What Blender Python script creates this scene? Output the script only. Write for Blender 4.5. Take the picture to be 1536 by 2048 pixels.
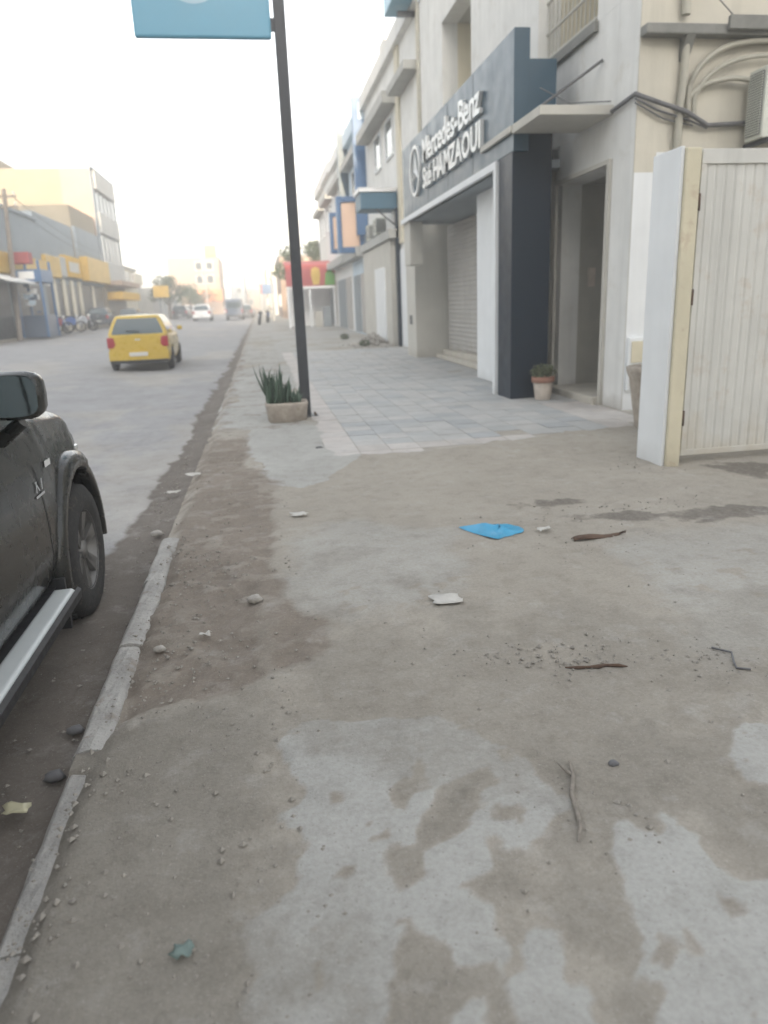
import bpy, bmesh, math, random
import numpy as np
from mathutils import Vector, Matrix

for o in list(bpy.data.objects):
    bpy.data.objects.remove(o, do_unlink=True)
scene = bpy.context.scene
COL = scene.collection
rnd = random.Random(7)

# ------------------------------------------------------------------ camera
cam_d = bpy.data.cameras.new('camera'); cam = bpy.data.objects.new('camera', cam_d); COL.objects.link(cam)
RIGHT = (0.98606477, -0.16186327, -0.03842587)
DOWN = (-0.08094829, -0.26503436, -0.96083514)
FWD = (0.14533974, 0.95055619, -0.2744436)
cam.matrix_world = Matrix(((RIGHT[0], -DOWN[0], -FWD[0], 0.0),
                           (RIGHT[1], -DOWN[1], -FWD[1], 0.0),
                           (RIGHT[2], -DOWN[2], -FWD[2], 1.6), (0, 0, 0, 1)))
cam_d.sensor_fit = 'VERTICAL'; cam_d.sensor_height = 24.0; cam_d.lens = 24.0 * 1457 / 2048
cam_d.clip_start = 0.05; cam_d.clip_end = 6000
cam_d.dof.use_dof = True; cam_d.dof.focus_distance = 3.4; cam_d.dof.aperture_fstop = 1.15
scene.camera = cam
scene.render.resolution_x = 768; scene.render.resolution_y = 1024

# ------------------------------------------------------------------ sky, sun, exposure
SUN_EL, SUN_AZ = math.radians(12.0), math.radians(3.0)     # low sun behind the camera, a touch to the left
world = bpy.data.worlds.new('World'); scene.world = world; world.use_nodes = True
wn = world.node_tree; wn.nodes.clear()
sky = wn.nodes.new('ShaderNodeTexSky'); sky.sky_type = 'NISHITA'; sky.sun_disc = False
sky.sun_elevation = SUN_EL; sky.sun_rotation = math.pi + SUN_AZ
sky.air_density = 1.0; sky.dust_density = 4.0; sky.ozone_density = 0.6
hsv = wn.nodes.new('ShaderNodeHueSaturation'); hsv.inputs['Saturation'].default_value = 0.30
bg = wn.nodes.new('ShaderNodeBackground'); bg.inputs['Strength'].default_value = 0.15
wo = wn.nodes.new('ShaderNodeOutputWorld')
wn.links.new(sky.outputs[0], hsv.inputs['Color']); wn.links.new(hsv.outputs[0], bg.inputs[0]); wn.links.new(bg.outputs[0], wo.inputs[0])
sun_d = bpy.data.lights.new('sun', 'SUN'); sun = bpy.data.objects.new('sun', sun_d); COL.objects.link(sun)
sun_d.energy = 2.0; sun_d.angle = math.radians(0.5); sun_d.color = (1.0, 0.80, 0.56)
sdir = Vector((math.sin(SUN_AZ) * math.cos(SUN_EL), math.cos(SUN_AZ) * math.cos(SUN_EL), -math.sin(SUN_EL)))
sun.rotation_euler = sdir.to_track_quat('-Z', 'Y').to_euler(); sun.location = (0, -40, 40)
scene.view_settings.view_transform = 'Standard'; scene.view_settings.look = 'None'
scene.view_settings.exposure = 2.3; scene.view_settings.gamma = 1.0; scene.view_settings.use_curve_mapping = False
try:
    scene.cycles.volume_bounces = 1; scene.cycles.max_bounces = 8
except Exception:
    pass

# ------------------------------------------------------------------ helpers
def G(y):
    """the street climbs gently away from the camera"""
    return max(0.0, 0.008 * (y - 15.0))

def lin(c):
    return tuple(((v / 255.0) / 12.92 if v <= 10 else ((v / 255.0 + 0.055) / 1.055) ** 2.4) for v in c)

MATS = {}
def mat(name, col, rough=0.8, var=0.12, scale=2.0, bump=0.0, bscale=40.0, streak=0.0, stain=None, stain_amt=0.0,
        metal=0.0, spec=0.5, coat=0.0, base_dirt=0.0, dirt_col=(0.16, 0.12, 0.08), dirt_h=0.5):
    if name in MATS: return MATS[name]
    m = bpy.data.materials.new(name); m.use_nodes = True; nt = m.node_tree; N = nt.nodes; L = nt.links
    b = N['Principled BSDF']; b.inputs['Roughness'].default_value = rough; b.inputs['Metallic'].default_value = metal
    b.inputs['Specular IOR Level'].default_value = spec; b.inputs['Coat Weight'].default_value = coat
    geo = N.new('ShaderNodeNewGeometry')
    def noise(sc, det=6.0, vec=None, ro=0.6):
        n = N.new('ShaderNodeTexNoise'); n.inputs['Scale'].default_value = sc; n.inputs['Detail'].default_value = det
        n.inputs['Roughness'].default_value = ro
        L.new(vec if vec is not None else geo.outputs['Position'], n.inputs['Vector']); return n.outputs['Fac']
    def ramp(s, lo, hi, a=0.0, c=1.0):
        r = N.new('ShaderNodeMapRange'); r.inputs['From Min'].default_value = lo; r.inputs['From Max'].default_value = hi
        r.inputs['To Min'].default_value = a; r.inputs['To Max'].default_value = c; L.new(s, r.inputs['Value']); return r.outputs[0]
    def mix(f, a, c):
        x = N.new('ShaderNodeMix'); x.data_type = 'RGBA'
        if isinstance(f, float): x.inputs['Factor'].default_value = f
        else: L.new(f, x.inputs['Factor'])
        for s, v in ((x.inputs['A'], a), (x.inputs['B'], c)):
            if isinstance(v, tuple): s.default_value = (*v, 1)
            else: L.new(v, s)
        return x.outputs['Result']
    dark = tuple(v * (1 - var) for v in col); lite = tuple(min(0.95, v * (1 + var)) for v in col)
    c = mix(ramp(noise(scale), 0.3, 0.7), dark, lite)
    c = mix(ramp(noise(scale * 9, 3), 0.35, 0.75, 0.0, 0.35 * min(1, var * 4)), c, dark)
    if streak > 0:
        mp = N.new('ShaderNodeMapping'); mp.inputs['Scale'].default_value = (5.0, 5.0, 0.35)
        L.new(geo.outputs['Position'], mp.inputs['Vector'])
        c = mix(ramp(noise(1.0, 5, mp.outputs[0]), 0.5, 0.8, 0.0, streak), c, tuple(v * 0.55 for v in col))
    if stain is not None:
        c = mix(ramp(noise(scale * 1.7 + 0.31, 8, None, 0.7), 0.56, 0.66, 0.0, stain_amt), c, stain)
    if base_dirt > 0:
        sx = N.new('ShaderNodeSeparateXYZ'); L.new(geo.outputs['Position'], sx.inputs[0])
        nz = noise(2.3, 7)
        ad = N.new('ShaderNodeMath'); ad.operation = 'MULTIPLY_ADD'; ad.inputs[1].default_value = dirt_h * 1.6; L.new(nz, ad.inputs[0]); ad.inputs[2].default_value = -dirt_h * 0.4
        df = N.new('ShaderNodeMath'); df.operation = 'SUBTRACT'; L.new(ad.outputs[0], df.inputs[0]); L.new(sx.outputs['Z'], df.inputs[1])
        c = mix(ramp(df.outputs[0], -0.12, 0.3, 0.0, base_dirt), c, dirt_col)
    L.new(c, b.inputs['Base Color'])
    if bump > 0:
        bp = N.new('ShaderNodeBump'); bp.inputs['Strength'].default_value = bump; bp.inputs['Distance'].default_value = 0.02
        L.new(noise(bscale, 6), bp.inputs['Height']); L.new(bp.outputs[0], b.inputs['Normal'])
    rr = ramp(noise(scale * 3 + 1), 0.3, 0.7, max(0.02, rough - 0.08), min(1, rough + 0.08)); L.new(rr, b.inputs['Roughness'])
    MATS[name] = m; return m

def glass(name, col=(0.03, 0.045, 0.05), rough=0.06):
    return mat(name, col, rough=rough, var=0.05, spec=0.8, coat=0.3)

ORG = {}
def link(o, parent=None):
    COL.objects.link(o)
    if parent is not None: o.parent = parent
    return o
def tag(o, label=None, cat=None, group=None, kind=None):
    if label: o['label'] = label
    if cat: o['category'] = cat
    if group: o['group'] = group
    if kind: o['kind'] = kind
    return o
def thing(name, loc, label, cat, group=None):
    o = bpy.data.objects.new(name, None); o.empty_display_size = 0.1; o.location = loc; link(o)
    ORG[o.name] = Vector(loc); return tag(o, label, cat, group)

class MB:
    def __init__(s): s.v = []; s.f = []; s.sm = []
    def add(s, vs, fs, smooth=False):
        k = len(s.v); s.v += [tuple(p) for p in vs]; s.f += [tuple(i + k for i in f) for f in fs]; s.sm += [smooth] * len(fs); return s
    def box(s, x0, x1, y0, y1, z0, z1):
        if x0 > x1: x0, x1 = x1, x0
        if y0 > y1: y0, y1 = y1, y0
        if z0 > z1: z0, z1 = z1, z0
        return s.add([(x0, y0, z0), (x1, y0, z0), (x1, y1, z0), (x0, y1, z0), (x0, y0, z1), (x1, y0, z1), (x1, y1, z1), (x0, y1, z1)],
                     [(0, 3, 2, 1), (4, 5, 6, 7), (0, 1, 5, 4), (1, 2, 6, 5), (2, 3, 7, 6), (3, 0, 4, 7)])
    def prism(s, poly, axis, a, b):
        n = len(poly)
        def P(u, v, w): return {'x': (w, u, v), 'y': (u, w, v), 'z': (u, v, w)}[axis]
        vs = [P(u, v, a) for u, v in poly] + [P(u, v, b) for u, v in poly]
        fs = [tuple(range(n)), tuple(range(2 * n - 1, n - 1, -1))] + [(i, i + n, (i + 1) % n + n, (i + 1) % n) for i in range(n)]
        return s.add(vs, fs)
    def tube(s, pts, r, n=8, cap=True, smooth=True):
        pts = [Vector(p) for p in pts]; rs = r if isinstance(r, (list, tuple)) else [r] * len(pts)
        vs = []; fs = []
        for i, p in enumerate(pts):
            t = (pts[min(i + 1, len(pts) - 1)] - pts[max(i - 1, 0)]).normalized()
            a = t.cross(Vector((0, 0, 1)) if abs(t.z) < 0.95 else Vector((0, 1, 0))).normalized(); c = t.cross(a)
            for k in range(n):
                an = 2 * math.pi * k / n; vs.append(p + (a * math.cos(an) + c * math.sin(an)) * rs[i])
        for i in range(len(pts) - 1):
            for k in range(n):
                fs.append((i * n + k, i * n + (k + 1) % n, (i + 1) * n + (k + 1) % n, (i + 1) * n + k))
        s.add(vs, fs, smooth)
        if cap:
            s.add(vs[:n], [tuple(range(n - 1, -1, -1))]); s.add(vs[-n:], [tuple(range(n))])
        return s
    def lathe(s, prof, c=(0, 0, 0), n=20, axis='z', smooth=True):
        vs = []; fs = []; m = len(prof)
        for k in range(n):
            an = 2 * math.pi * k / n; ca, sa = math.cos(an), math.sin(an)
            for r, h in prof:
                p = {'z': (r * ca, r * sa, h), 'x': (h, r * ca, r * sa), 'y': (r * ca, h, r * sa)}[axis]
                vs.append((p[0] + c[0], p[1] + c[1], p[2] + c[2]))
        for k in range(n):
            for i in range(m - 1):
                k2 = (k + 1) % n; fs.append((k * m + i, k2 * m + i, k2 * m + i + 1, k * m + i + 1))
        return s.add(vs, fs, smooth)
    def grid(s, P, smooth=True):
        """P: rows of points"""
        r, c = len(P), len(P[0]); vs = [p for row in P for p in row]
        return s.add(vs, [(i * c + j, i * c + j + 1, (i + 1) * c + j + 1, (i + 1) * c + j) for i in range(r - 1) for j in range(c - 1)], smooth)
    def xf(s, M):
        s.v = [tuple(M @ Vector(p)) for p in s.v]; return s
    def build(s, name, m, parent=None, bevel=0.0, fix=True):
        me = bpy.data.meshes.new(name); vs = s.v
        if parent is not None and parent.name in ORG:
            o_ = ORG[parent.name]; vs = [(p[0] - o_.x, p[1] - o_.y, p[2] - o_.z) for p in vs]
        me.from_pydata(vs, [], s.f); me.polygons.foreach_set('use_smooth', s.sm)
        if fix:
            bm = bmesh.new(); bm.from_mesh(me); bmesh.ops.recalc_face_normals(bm, faces=bm.faces); bm.to_mesh(me); bm.free()
        me.materials.append(MATS[m] if isinstance(m, str) else m); me.update()
        o = bpy.data.objects.new(name, me); link(o, parent)
        if parent is not None and parent.name in ORG: ORG[o.name] = ORG[parent.name]
        if bevel > 0:
            b = o.modifiers.new('bevel', 'BEVEL'); b.width = bevel; b.segments = 2; b.limit_method = 'ANGLE'
        return o

def copy_tree(o, parent=None):
    c = o.copy(); COL.objects.link(c); c.parent = parent
    for ch in list(o.children): copy_tree(ch, c)
    return c

# ------------------------------------------------------------------ noise for the ground
def vnoise(x, y, seed=0):
    xi = np.floor(x).astype(np.int64); yi = np.floor(y).astype(np.int64); fx = x - xi; fy = y - yi
    def h(a, b):
        n = (a * 374761393 + b * 668265263 + seed * 1442695041) & 0xffffffff
        n = ((n ^ (n >> 13)) * 1274126177) & 0xffffffff
        return ((n ^ (n >> 16)) & 0xffff) / 65535.0
    u = fx * fx * (3 - 2 * fx); v = fy * fy * (3 - 2 * fy)
    return (h(xi, yi) * (1 - u) + h(xi + 1, yi) * u) * (1 - v) + (h(xi, yi + 1) * (1 - u) + h(xi + 1, yi + 1) * u) * v
def fbm(x, y, o=5, seed=0):
    t = 0; a = 0.5; k = 1.0
    for i in range(o):
        t = t + a * vnoise(x * k + 17.3 * i, y * k - 9.1 * i, seed + i); a *= 0.55; k *= 2.03
    return t / 1.0 - 0.5
def sdist(px, py, poly):
    """signed distance, + inside"""
    d = np.full(px.shape, 9.0); ins = np.zeros(px.shape, bool); n = len(poly)
    xs = [p[0] for p in poly]; ys = [p[1] for p in poly]
    sel = (px > min(xs) - .5) & (px < max(xs) + .5) & (py > min(ys) - .5) & (py < max(ys) + .5)
    x = px[sel]; y = py[sel]; dd = np.full(x.shape, 9.0); ii = np.zeros(x.shape, bool)
    for i in range(n):
        ax, ay = poly[i]; bx, by = poly[(i + 1) % n]; ex, ey = bx - ax, by - ay
        t = np.clip(((x - ax) * ex + (y - ay) * ey) / (ex * ex + ey * ey + 1e-9), 0, 1)
        dd = np.minimum(dd, np.hypot(x - ax - t * ex, y - ay - t * ey))
        if ay != by:
            c = ((ay > y) != (by > y)) & (x < ex * (y - ay) / (by - ay) + ax); ii ^= c
    d[sel] = dd; ins[sel] = ii
    return np.where(ins, d, -d)
def sstep(a, b, x):
    t = np.clip((x - a) / (b - a), 0, 1); return t * t * (3 - 2 * t)

CONC = [[(-0.19, 1.34), (-0.13, 1.5), (-0.17, 1.62), (-0.08, 1.72), (-0.01, 1.89), (-0.09, 2.05), (0.0, 2.18), (-0.1, 2.38), (-0.06, 2.52), (0.1, 2.61), (0.29, 2.62), (0.54, 2.53), (0.68, 2.37), (0.8, 2.15), (0.83, 1.92), (0.7, 1.76), (0.6, 1.76), (0.58, 1.82), (0.52, 1.7), (0.44, 1.68), (0.42, 1.6), (0.5, 1.56), (0.49, 1.47), (0.52, 1.41), (0.47, 1.35), (0.38, 1.3), (0.33, 1.0), (-0.19, 0.9)],
        [(0.45, 0.9), (0.46, 1.34), (0.52, 1.43), (0.58, 1.51), (0.65, 1.46), (0.65, 1.36), (0.66, 1.27), (0.63, 0.9)],
        [(0.74, 0.9), (0.77, 1.28), (0.86, 1.36), (0.87, 1.51), (0.93, 1.69), (1.0, 1.77), (1.1, 1.72), (1.14, 1.79), (1.18, 1.73), (1.17, 1.6), (1.2, 1.52), (1.5, 1.4), (1.5, 0.9)],
        [(1.7, 2.21), (2.3, 2.24), (2.3, 1.71), (1.51, 1.91), (1.57, 2.07)],
        [(-0.27, 10.37), (0.15, 10.67), (0.68, 9.98), (1.05, 9.28), (0.89, 7.64), (0.48, 6.77), (0.23, 6.58), (-0.02, 6.81), (-0.13, 7.73), (-0.29, 8.41)],
        [(-0.62, 20.3), (0.4, 22.62), (0.12, 15.16), (0.01, 10.49), (-0.27, 10.15), (-0.61, 10.5), (-0.5, 12.48)]]
HALF = [[(-0.01, 4.93), (0.34, 5.61), (1.23, 4.93), (1.23, 4.26), (0.91, 3.67), (0.33, 3.48), (0.08, 3.67), (-0.03, 3.99)],
        [(2.11, 4.33), (2.74, 4.49), (4.64, 4.61), (4.2, 2.34), (1.81, 2.68), (1.96, 3.4)]]
DARK = [[(0.29, 2.09), (0.37, 2.16), (0.39, 2.12), (0.34, 2.0), (0.3, 2.01)],
        [(0.4, 1.99), (0.5, 2.1), (0.63, 2.14), (0.66, 2.08), (0.55, 2.04), (0.52, 1.89), (0.45, 1.84), (0.35, 1.81), (0.36, 1.89)],
        [(0.24, 1.82), (0.33, 1.82), (0.34, 1.7), (0.27, 1.68), (0.24, 1.74)],
        [(0.24, 1.47), (0.3, 1.48), (0.35, 1.45), (0.34, 1.38), (0.47, 1.41), (0.43, 1.32), (0.35, 1.31), (0.25, 1.25), (0.17, 1.27), (0.2, 1.37)],
        [(-0.07, 2.17), (0.0, 2.18), (0.02, 2.09), (-0.05, 2.08)]]
BROWN = [[(-0.83, 5.34), (-0.76, 5.94), (-0.75, 7.01), (-0.83, 8.25), (-0.71, 9.51), (-0.29, 9.54), (-0.24, 7.77), (0.01, 6.8), (-0.05, 4.0), (0.01, 3.69), (0.22, 3.57), (0.22, 3.27), (-0.04, 3.07), (-0.39, 2.88), (-0.75, 2.76), (-0.9, 3.74)]]
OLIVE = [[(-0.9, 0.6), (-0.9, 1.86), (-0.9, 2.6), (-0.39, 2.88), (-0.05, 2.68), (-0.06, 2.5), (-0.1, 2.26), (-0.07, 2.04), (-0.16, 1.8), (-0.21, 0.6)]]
WET = [[(1.93, 5.5), (2.34, 5.46), (2.49, 5.33), (2.12, 5.24), (1.89, 5.28)],
       [(1.85, 4.94), (2.65, 5.05), (3.18, 4.89), (3.91, 4.96), (3.64, 4.61), (3.0, 4.6), (2.53, 4.81), (2.07, 4.81)],
       [(4.04, 6.27), (4.85, 6.22), (4.22, 5.37), (4.08, 5.71)]]

def ground_grid(name, xs, ys, fn, material):
    """fn(X,Y) -> Z, dict of point attributes"""
    X, Y = np.meshgrid(xs, ys); Z, at = fn(X, Y); nr, nc = X.shape
    co = np.stack([X.ravel(), Y.ravel(), Z.ravel()], 1).astype(np.float32)
    idx = np.arange(nr * nc).reshape(nr, nc)
    q = np.stack([idx[:-1, :-1].ravel(), idx[:-1, 1:].ravel(), idx[1:, 1:].ravel(), idx[1:, :-1].ravel()], 1).astype(np.int32)
    me = bpy.data.meshes.new(name); me.vertices.add(len(co)); me.vertices.foreach_set('co', co.ravel())
    me.loops.add(q.size); me.loops.foreach_set('vertex_index', q.ravel())
    me.polygons.add(len(q)); me.polygons.foreach_set('loop_start', np.arange(0, q.size, 4, dtype=np.int32))
    me.polygons.foreach_set('use_smooth', np.ones(len(q), bool))
    me.update(calc_edges=True)
    for k, v in at.items():
        a = me.attributes.new(k, 'FLOAT', 'POINT'); a.data.foreach_set('value', v.ravel().astype(np.float32))
    me.materials.append(material)
    o = bpy.data.objects.new(name, me); link(o); return tag(o, kind='structure')

def ground_mat(name, base, layers, bump=0.35, rough=0.95):
    """base colour plus (attribute, colour, speckle) layers; fine grain and relief from noise"""
    m = bpy.data.materials.new(name); m.use_nodes = True; nt = m.node_tree; N = nt.nodes; L = nt.links
    b = N['Principled BSDF']; b.inputs['Roughness'].default_value = rough; b.inputs['Specular IOR Level'].default_value = 0.25
    geo = N.new('ShaderNodeNewGeometry')
    def noise(sc, det=6.0, ro=0.62):
        n = N.new('ShaderNodeTexNoise'); n.inputs['Scale'].default_value = sc; n.inputs['Detail'].default_value = det; n.inputs['Roughness'].default_value = ro
        L.new(geo.outputs['Position'], n.inputs['Vector']); return n.outputs['Fac']
    def rng(s, lo, hi, a=0.0, c=1.0):
        r = N.new('ShaderNodeMapRange'); r.inputs['From Min'].default_value = lo; r.inputs['From Max'].default_value = hi
        r.inputs['To Min'].default_value = a; r.inputs['To Max'].default_value = c; L.new(s, r.inputs['Value']); return r.outputs[0]
    def mix(f, a, c, mode='MIX'):
        x = N.new('ShaderNodeMix'); x.data_type = 'RGBA'; x.blend_type = mode
        if isinstance(f, float): x.inputs['Factor'].default_value = f
        else: L.new(f, x.inputs['Factor'])
        for s, v in ((x.inputs['A'], a), (x.inputs['B'], c)):
            if isinstance(v, tuple): s.default_value = (*v, 1)
            else: L.new(v, s)
        return x.outputs['Result']
    c = base
    fine = noise(23, 5)
    for k, col in layers:
        at = N.new('ShaderNodeAttribute'); at.attribute_name = k
        ad = N.new('ShaderNodeMath'); ad.operation = 'MULTIPLY_ADD'; ad.inputs[1].default_value = 0.5; L.new(fine, ad.inputs[0]); L.new(at.outputs['Fac'], ad.inputs[2])
        c = mix(rng(ad.outputs[0], 0.47, 1.03), c, col)
    c = mix(rng(noise(1.1, 7), 0.35, 0.68, 0.0, 0.42), c, (0.62, 0.60, 0.58), 'MULTIPLY')
    c = mix(rng(noise(6.5, 7, 0.7), 0.48, 0.66, 0.0, 0.35), c, (0.60, 0.58, 0.55), 'MULTIPLY')
    c = mix(rng(noise(4.1, 8, 0.72), 0.55, 0.70, 0.0, 0.30), c, (0.47, 0.46, 0.44))
    c = mix(rng(noise(60, 4), 0.4, 0.72, 0.0, 0.30), c, (0.50, 0.48, 0.46), 'MULTIPLY')
    c = mix(rng(noise(150, 2), 0.62, 0.72, 0.0, 0.35), c, (0.52, 0.50, 0.47))
    v = N.new('ShaderNodeTexVoronoi'); v.inputs['Scale'].default_value = 38; L.new(geo.outputs['Position'], v.inputs['Vector'])
    c = mix(rng(v.outputs['Distance'], 0.05, 0.16, 0.5, 0.0), c, (0.17, 0.15, 0.13))
    L.new(c, b.inputs['Base Color'])
    bp = N.new('ShaderNodeBump'); bp.inputs['Strength'].default_value = bump; bp.inputs['Distance'].default_value = 0.012
    hsum = N.new('ShaderNodeMath'); hsum.operation = 'ADD'; L.new(noise(34, 8, 0.7), hsum.inputs[0]); L.new(noise(130, 3), hsum.inputs[1])
    L.new(hsum.outputs[0], bp.inputs['Height']); L.new(bp.outputs[0], b.inputs['Normal'])
    MATS[name] = m; return m

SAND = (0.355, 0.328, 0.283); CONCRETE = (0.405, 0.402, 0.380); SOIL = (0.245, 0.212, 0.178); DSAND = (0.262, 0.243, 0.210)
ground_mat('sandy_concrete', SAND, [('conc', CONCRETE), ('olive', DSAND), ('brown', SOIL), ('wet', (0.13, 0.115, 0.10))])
ground_mat('dusty_asphalt', (0.335, 0.335, 0.34), [('pale', (0.40, 0.385, 0.36)), ('soil', (0.175, 0.155, 0.135))], bump=0.25)
ground_mat('far_ground', (0.33, 0.29, 0.23), [], bump=0.2)

def graded(a, b, s0, k):
    out = [a]
    while out[-1] < b: out.append(out[-1] + max(s0, k * abs(out[-1])))
    return np.array(out)

Gv = lambda Y: np.maximum(0, 0.008 * (Y - 15.0))
def walk_fn(X, Y):
    n1 = fbm(X * 3.1, Y * 3.1, 6, 3); n2 = fbm(X * 0.7, Y * 0.7, 5, 11); n3 = fbm(X * 9, Y * 9, 4, 21)
    conc = np.zeros(X.shape)
    for p in CONC: conc = np.maximum(conc, sstep(-0.015, 0.015, sdist(X, Y, p) + n1 * 0.16 + n3 * 0.09))
    for p in HALF: conc = np.maximum(conc, 0.55 * sstep(-0.25, 0.25, sdist(X, Y, p) + n1 * 0.5))
    far = sstep(9.6, 11, Y) * sstep(-0.06, 0.08, n2 + n1 * 0.4 + 0.08); conc = np.maximum(conc, far)
    for p in DARK: conc = conc * (1 - sstep(-0.015, 0.012, sdist(X, Y, p) + n1 * 0.10 + n3 * 0.06))
    conc = conc * (1 - 0.8 * sstep(0.17, 0.25, n3 + n1 * 0.25) * (Y < 4))
    brown = np.zeros(X.shape)
    for p in BROWN: brown = np.maximum(brown, sstep(-0.08, 0.08, sdist(X, Y, p) + n1 * 0.25))
    brown = np.maximum(brown, 0.8 * sstep(-0.42, -0.72, X + n1 * 0.7 + 0.12) * sstep(5, 7, Y))
    brown = np.maximum(brown, 0.55 * sstep(0.05, 0.14, n1) * (Y > 10) * (X < 0.5))
    brown = brown * (1 - 0.45 * sstep(0.02, 0.16, n3 + n1 * 0.3))
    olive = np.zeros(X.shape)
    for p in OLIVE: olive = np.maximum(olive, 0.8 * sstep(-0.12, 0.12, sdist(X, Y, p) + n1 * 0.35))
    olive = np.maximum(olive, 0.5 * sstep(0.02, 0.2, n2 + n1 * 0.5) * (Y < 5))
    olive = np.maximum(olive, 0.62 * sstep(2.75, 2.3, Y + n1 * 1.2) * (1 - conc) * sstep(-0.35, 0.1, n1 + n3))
    wet = np.zeros(X.shape)
    for p in WET: wet = np.maximum(wet, 0.62 * sstep(-0.05, 0.09, sdist(X, Y, p) + n1 * 0.45 + n3 * 0.25 - 0.03))
    Z = Gv(Y) + conc * 0.005 * (Y < 12) + n1 * 0.014 * (1 - conc) + n3 * (0.006 + 0.012 * (1 - conc)) * (Y < 12) + brown * (n1 * 0.05 + n3 * 0.02 - 0.012)
    crumb = sstep(0.20, 0.30, fbm(X * 14, Y * 14, 3, 41)) * sstep(-0.02, 0.12, fbm(X * 1.3, Y * 1.3, 4, 47)) * (Y < 7.5)
    Z = Z + crumb * 0.014
    Z = Z + 0.024 * sstep(0.30, 0.60, X) * sstep(7.4, 7.8, Y) * sstep(0.78, 0.58, X + n1 * 0.3) * (Y < 26)
    yl = 7.72 + np.maximum(0, X - 1.9) * 0.30 + n1 * 0.35
    Z = Z + 0.036 * sstep(yl + 0.10, yl - 0.08, Y) * sstep(6.9, 7.6, Y) * sstep(0.2, 0.7, X)
    edge = sstep(-0.70, -0.84, X)
    drop = np.where((Y > 2.5) & (Y < 5.36), 0.0, edge * (0.05 + 0.05 * (n1 + 0.3)))
    Z = Z - np.maximum(drop, 0) - 0.03 * sstep(-0.66, -0.74, X + n1 * 0.10) * ((Y > 2.5) & (Y < 5.36))
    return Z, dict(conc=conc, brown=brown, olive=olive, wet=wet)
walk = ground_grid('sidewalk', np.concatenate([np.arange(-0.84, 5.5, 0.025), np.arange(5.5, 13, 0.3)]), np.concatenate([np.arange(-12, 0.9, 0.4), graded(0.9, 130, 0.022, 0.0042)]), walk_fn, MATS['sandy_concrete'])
ORG[walk.name] = Vector((0, 0, 0))

def road_z(X):
    return -0.13 + np.clip((-3.2 - X) / 9.8, 0, 1) * 0.36
def road_fn(X, Y):
    n1 = fbm(X * 2.1, Y * 1.3, 6, 5); n2 = fbm(X * .4, Y * .25, 5, 15); n3 = fbm(X * 8, Y * 8, 4, 29)
    edge = -1.25 + n1 * 0.42 + n3 * 0.10 + 0.0042 * np.clip(Y - 6, 0, 60) - 0.55 * sstep(5.6, 4.6, Y) - 1.5 * sstep(4.4, 2.0, Y)
    soil = sstep(-0.03, 0.06, X - edge)
    soil = np.maximum(soil, 0.6 * sstep(-10.5, -13, X + n1 * 2))
    pale = sstep(0.0, 0.25, n2 + n1 * 0.3) * 0.7
    Z = road_z(X) + Gv(Y) + n3 * 0.006 + (1 - soil) * 0.012 + soil * (n1 * 0.05 - 0.008) * (X > -3)
    Z = Z + soil * (X > -1.05) * sstep(-1.05, -0.84, X) * (0.03 + 0.10 * np.maximum(0, n1 + 0.05)) * ((Y < 2.3) | (Y > 5.5))
    return Z, dict(soil=soil, pale=pale)
rx = np.concatenate([np.arange(-13.0, -3.2, 0.35), np.arange(-3.2, -0.78, 0.03)])
road = ground_grid('road', rx, np.concatenate([np.arange(-14, 0.5, 0.4), graded(0.5, 330, 0.03, 0.0065)]), road_fn, MATS['dusty_asphalt'])
mb = MB(); ys = [-14, 0, 15, 330]
for i in range(3):
    a, b = ys[i], ys[i + 1]
    mb.add([(-60, a, G(a) + .32), (-13, a, G(a) + .32), (-13, b, G(b) + .32), (-60, b, G(b) + .32)], [(0, 1, 2, 3)])
    mb.add([(-13, a, G(a) + .32), (-13, a, G(a) - .2), (-13, b, G(b) - .2), (-13, b, G(b) + .32)], [(0, 1, 2, 3)])
tag(mb.build('pavement', 'far_ground'), kind='structure')
mb = MB(); mb.add([(-3000, -3000, -0.6), (3000, -3000, -0.6), (3000, 3000, -0.6), (-3000, 3000, -0.6)], [(0, 1, 2, 3)])
tag(mb.build('ground', 'far_ground'), kind='structure')

# kerb stones (children of the sidewalk)
mat('kerb_concrete', (0.37, 0.36, 0.34), rough=0.92, var=0.22, scale=5, bump=0.7, bscale=40, stain=(0.24, 0.21, 0.175), stain_amt=0.75)
y = 0.78
while y < 70:
    L_ = 0.92
    if y < 5.3 or 6.4 < y < 7.2 or (y > 9 and rnd.random() < 0.75):
        k = MB(); l2 = L_ if y < 5 else L_ * rnd.uniform(0.6, 1.0)
        dz = (-0.004 + rnd.uniform(-.004, .004) - (0.005 if y < 3.4 else 0) - (0.025 if y < 2.5 else 0)) if y < 5.3 else -0.085 + rnd.uniform(-.03, .025)
        k.grid([[(xx + rnd.uniform(-.005, .005), yy_ * (l2 - .012) / 10, zz + rnd.uniform(-.006, .004)) for xx, zz in ((-0.855, -0.2), (-0.855, dz - .03), (-0.835, dz - .004), (-0.79, dz), (-0.75, dz - .002), (-0.725, dz - .02), (-0.725, -0.2))] for yy_ in range(11)], smooth=False)
        for q in (k.v[:7], k.v[70:77]): k.add(q, [tuple(range(7))])
        o = k.build('kerb_stone', 'kerb_concrete', walk, bevel=0.008)
        o.location = (rnd.uniform(-.008, .008), y, G(y)); o.rotation_euler = (rnd.uniform(-.006, .006), 0, rnd.uniform(-.008, .008))
    y += L_

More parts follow.
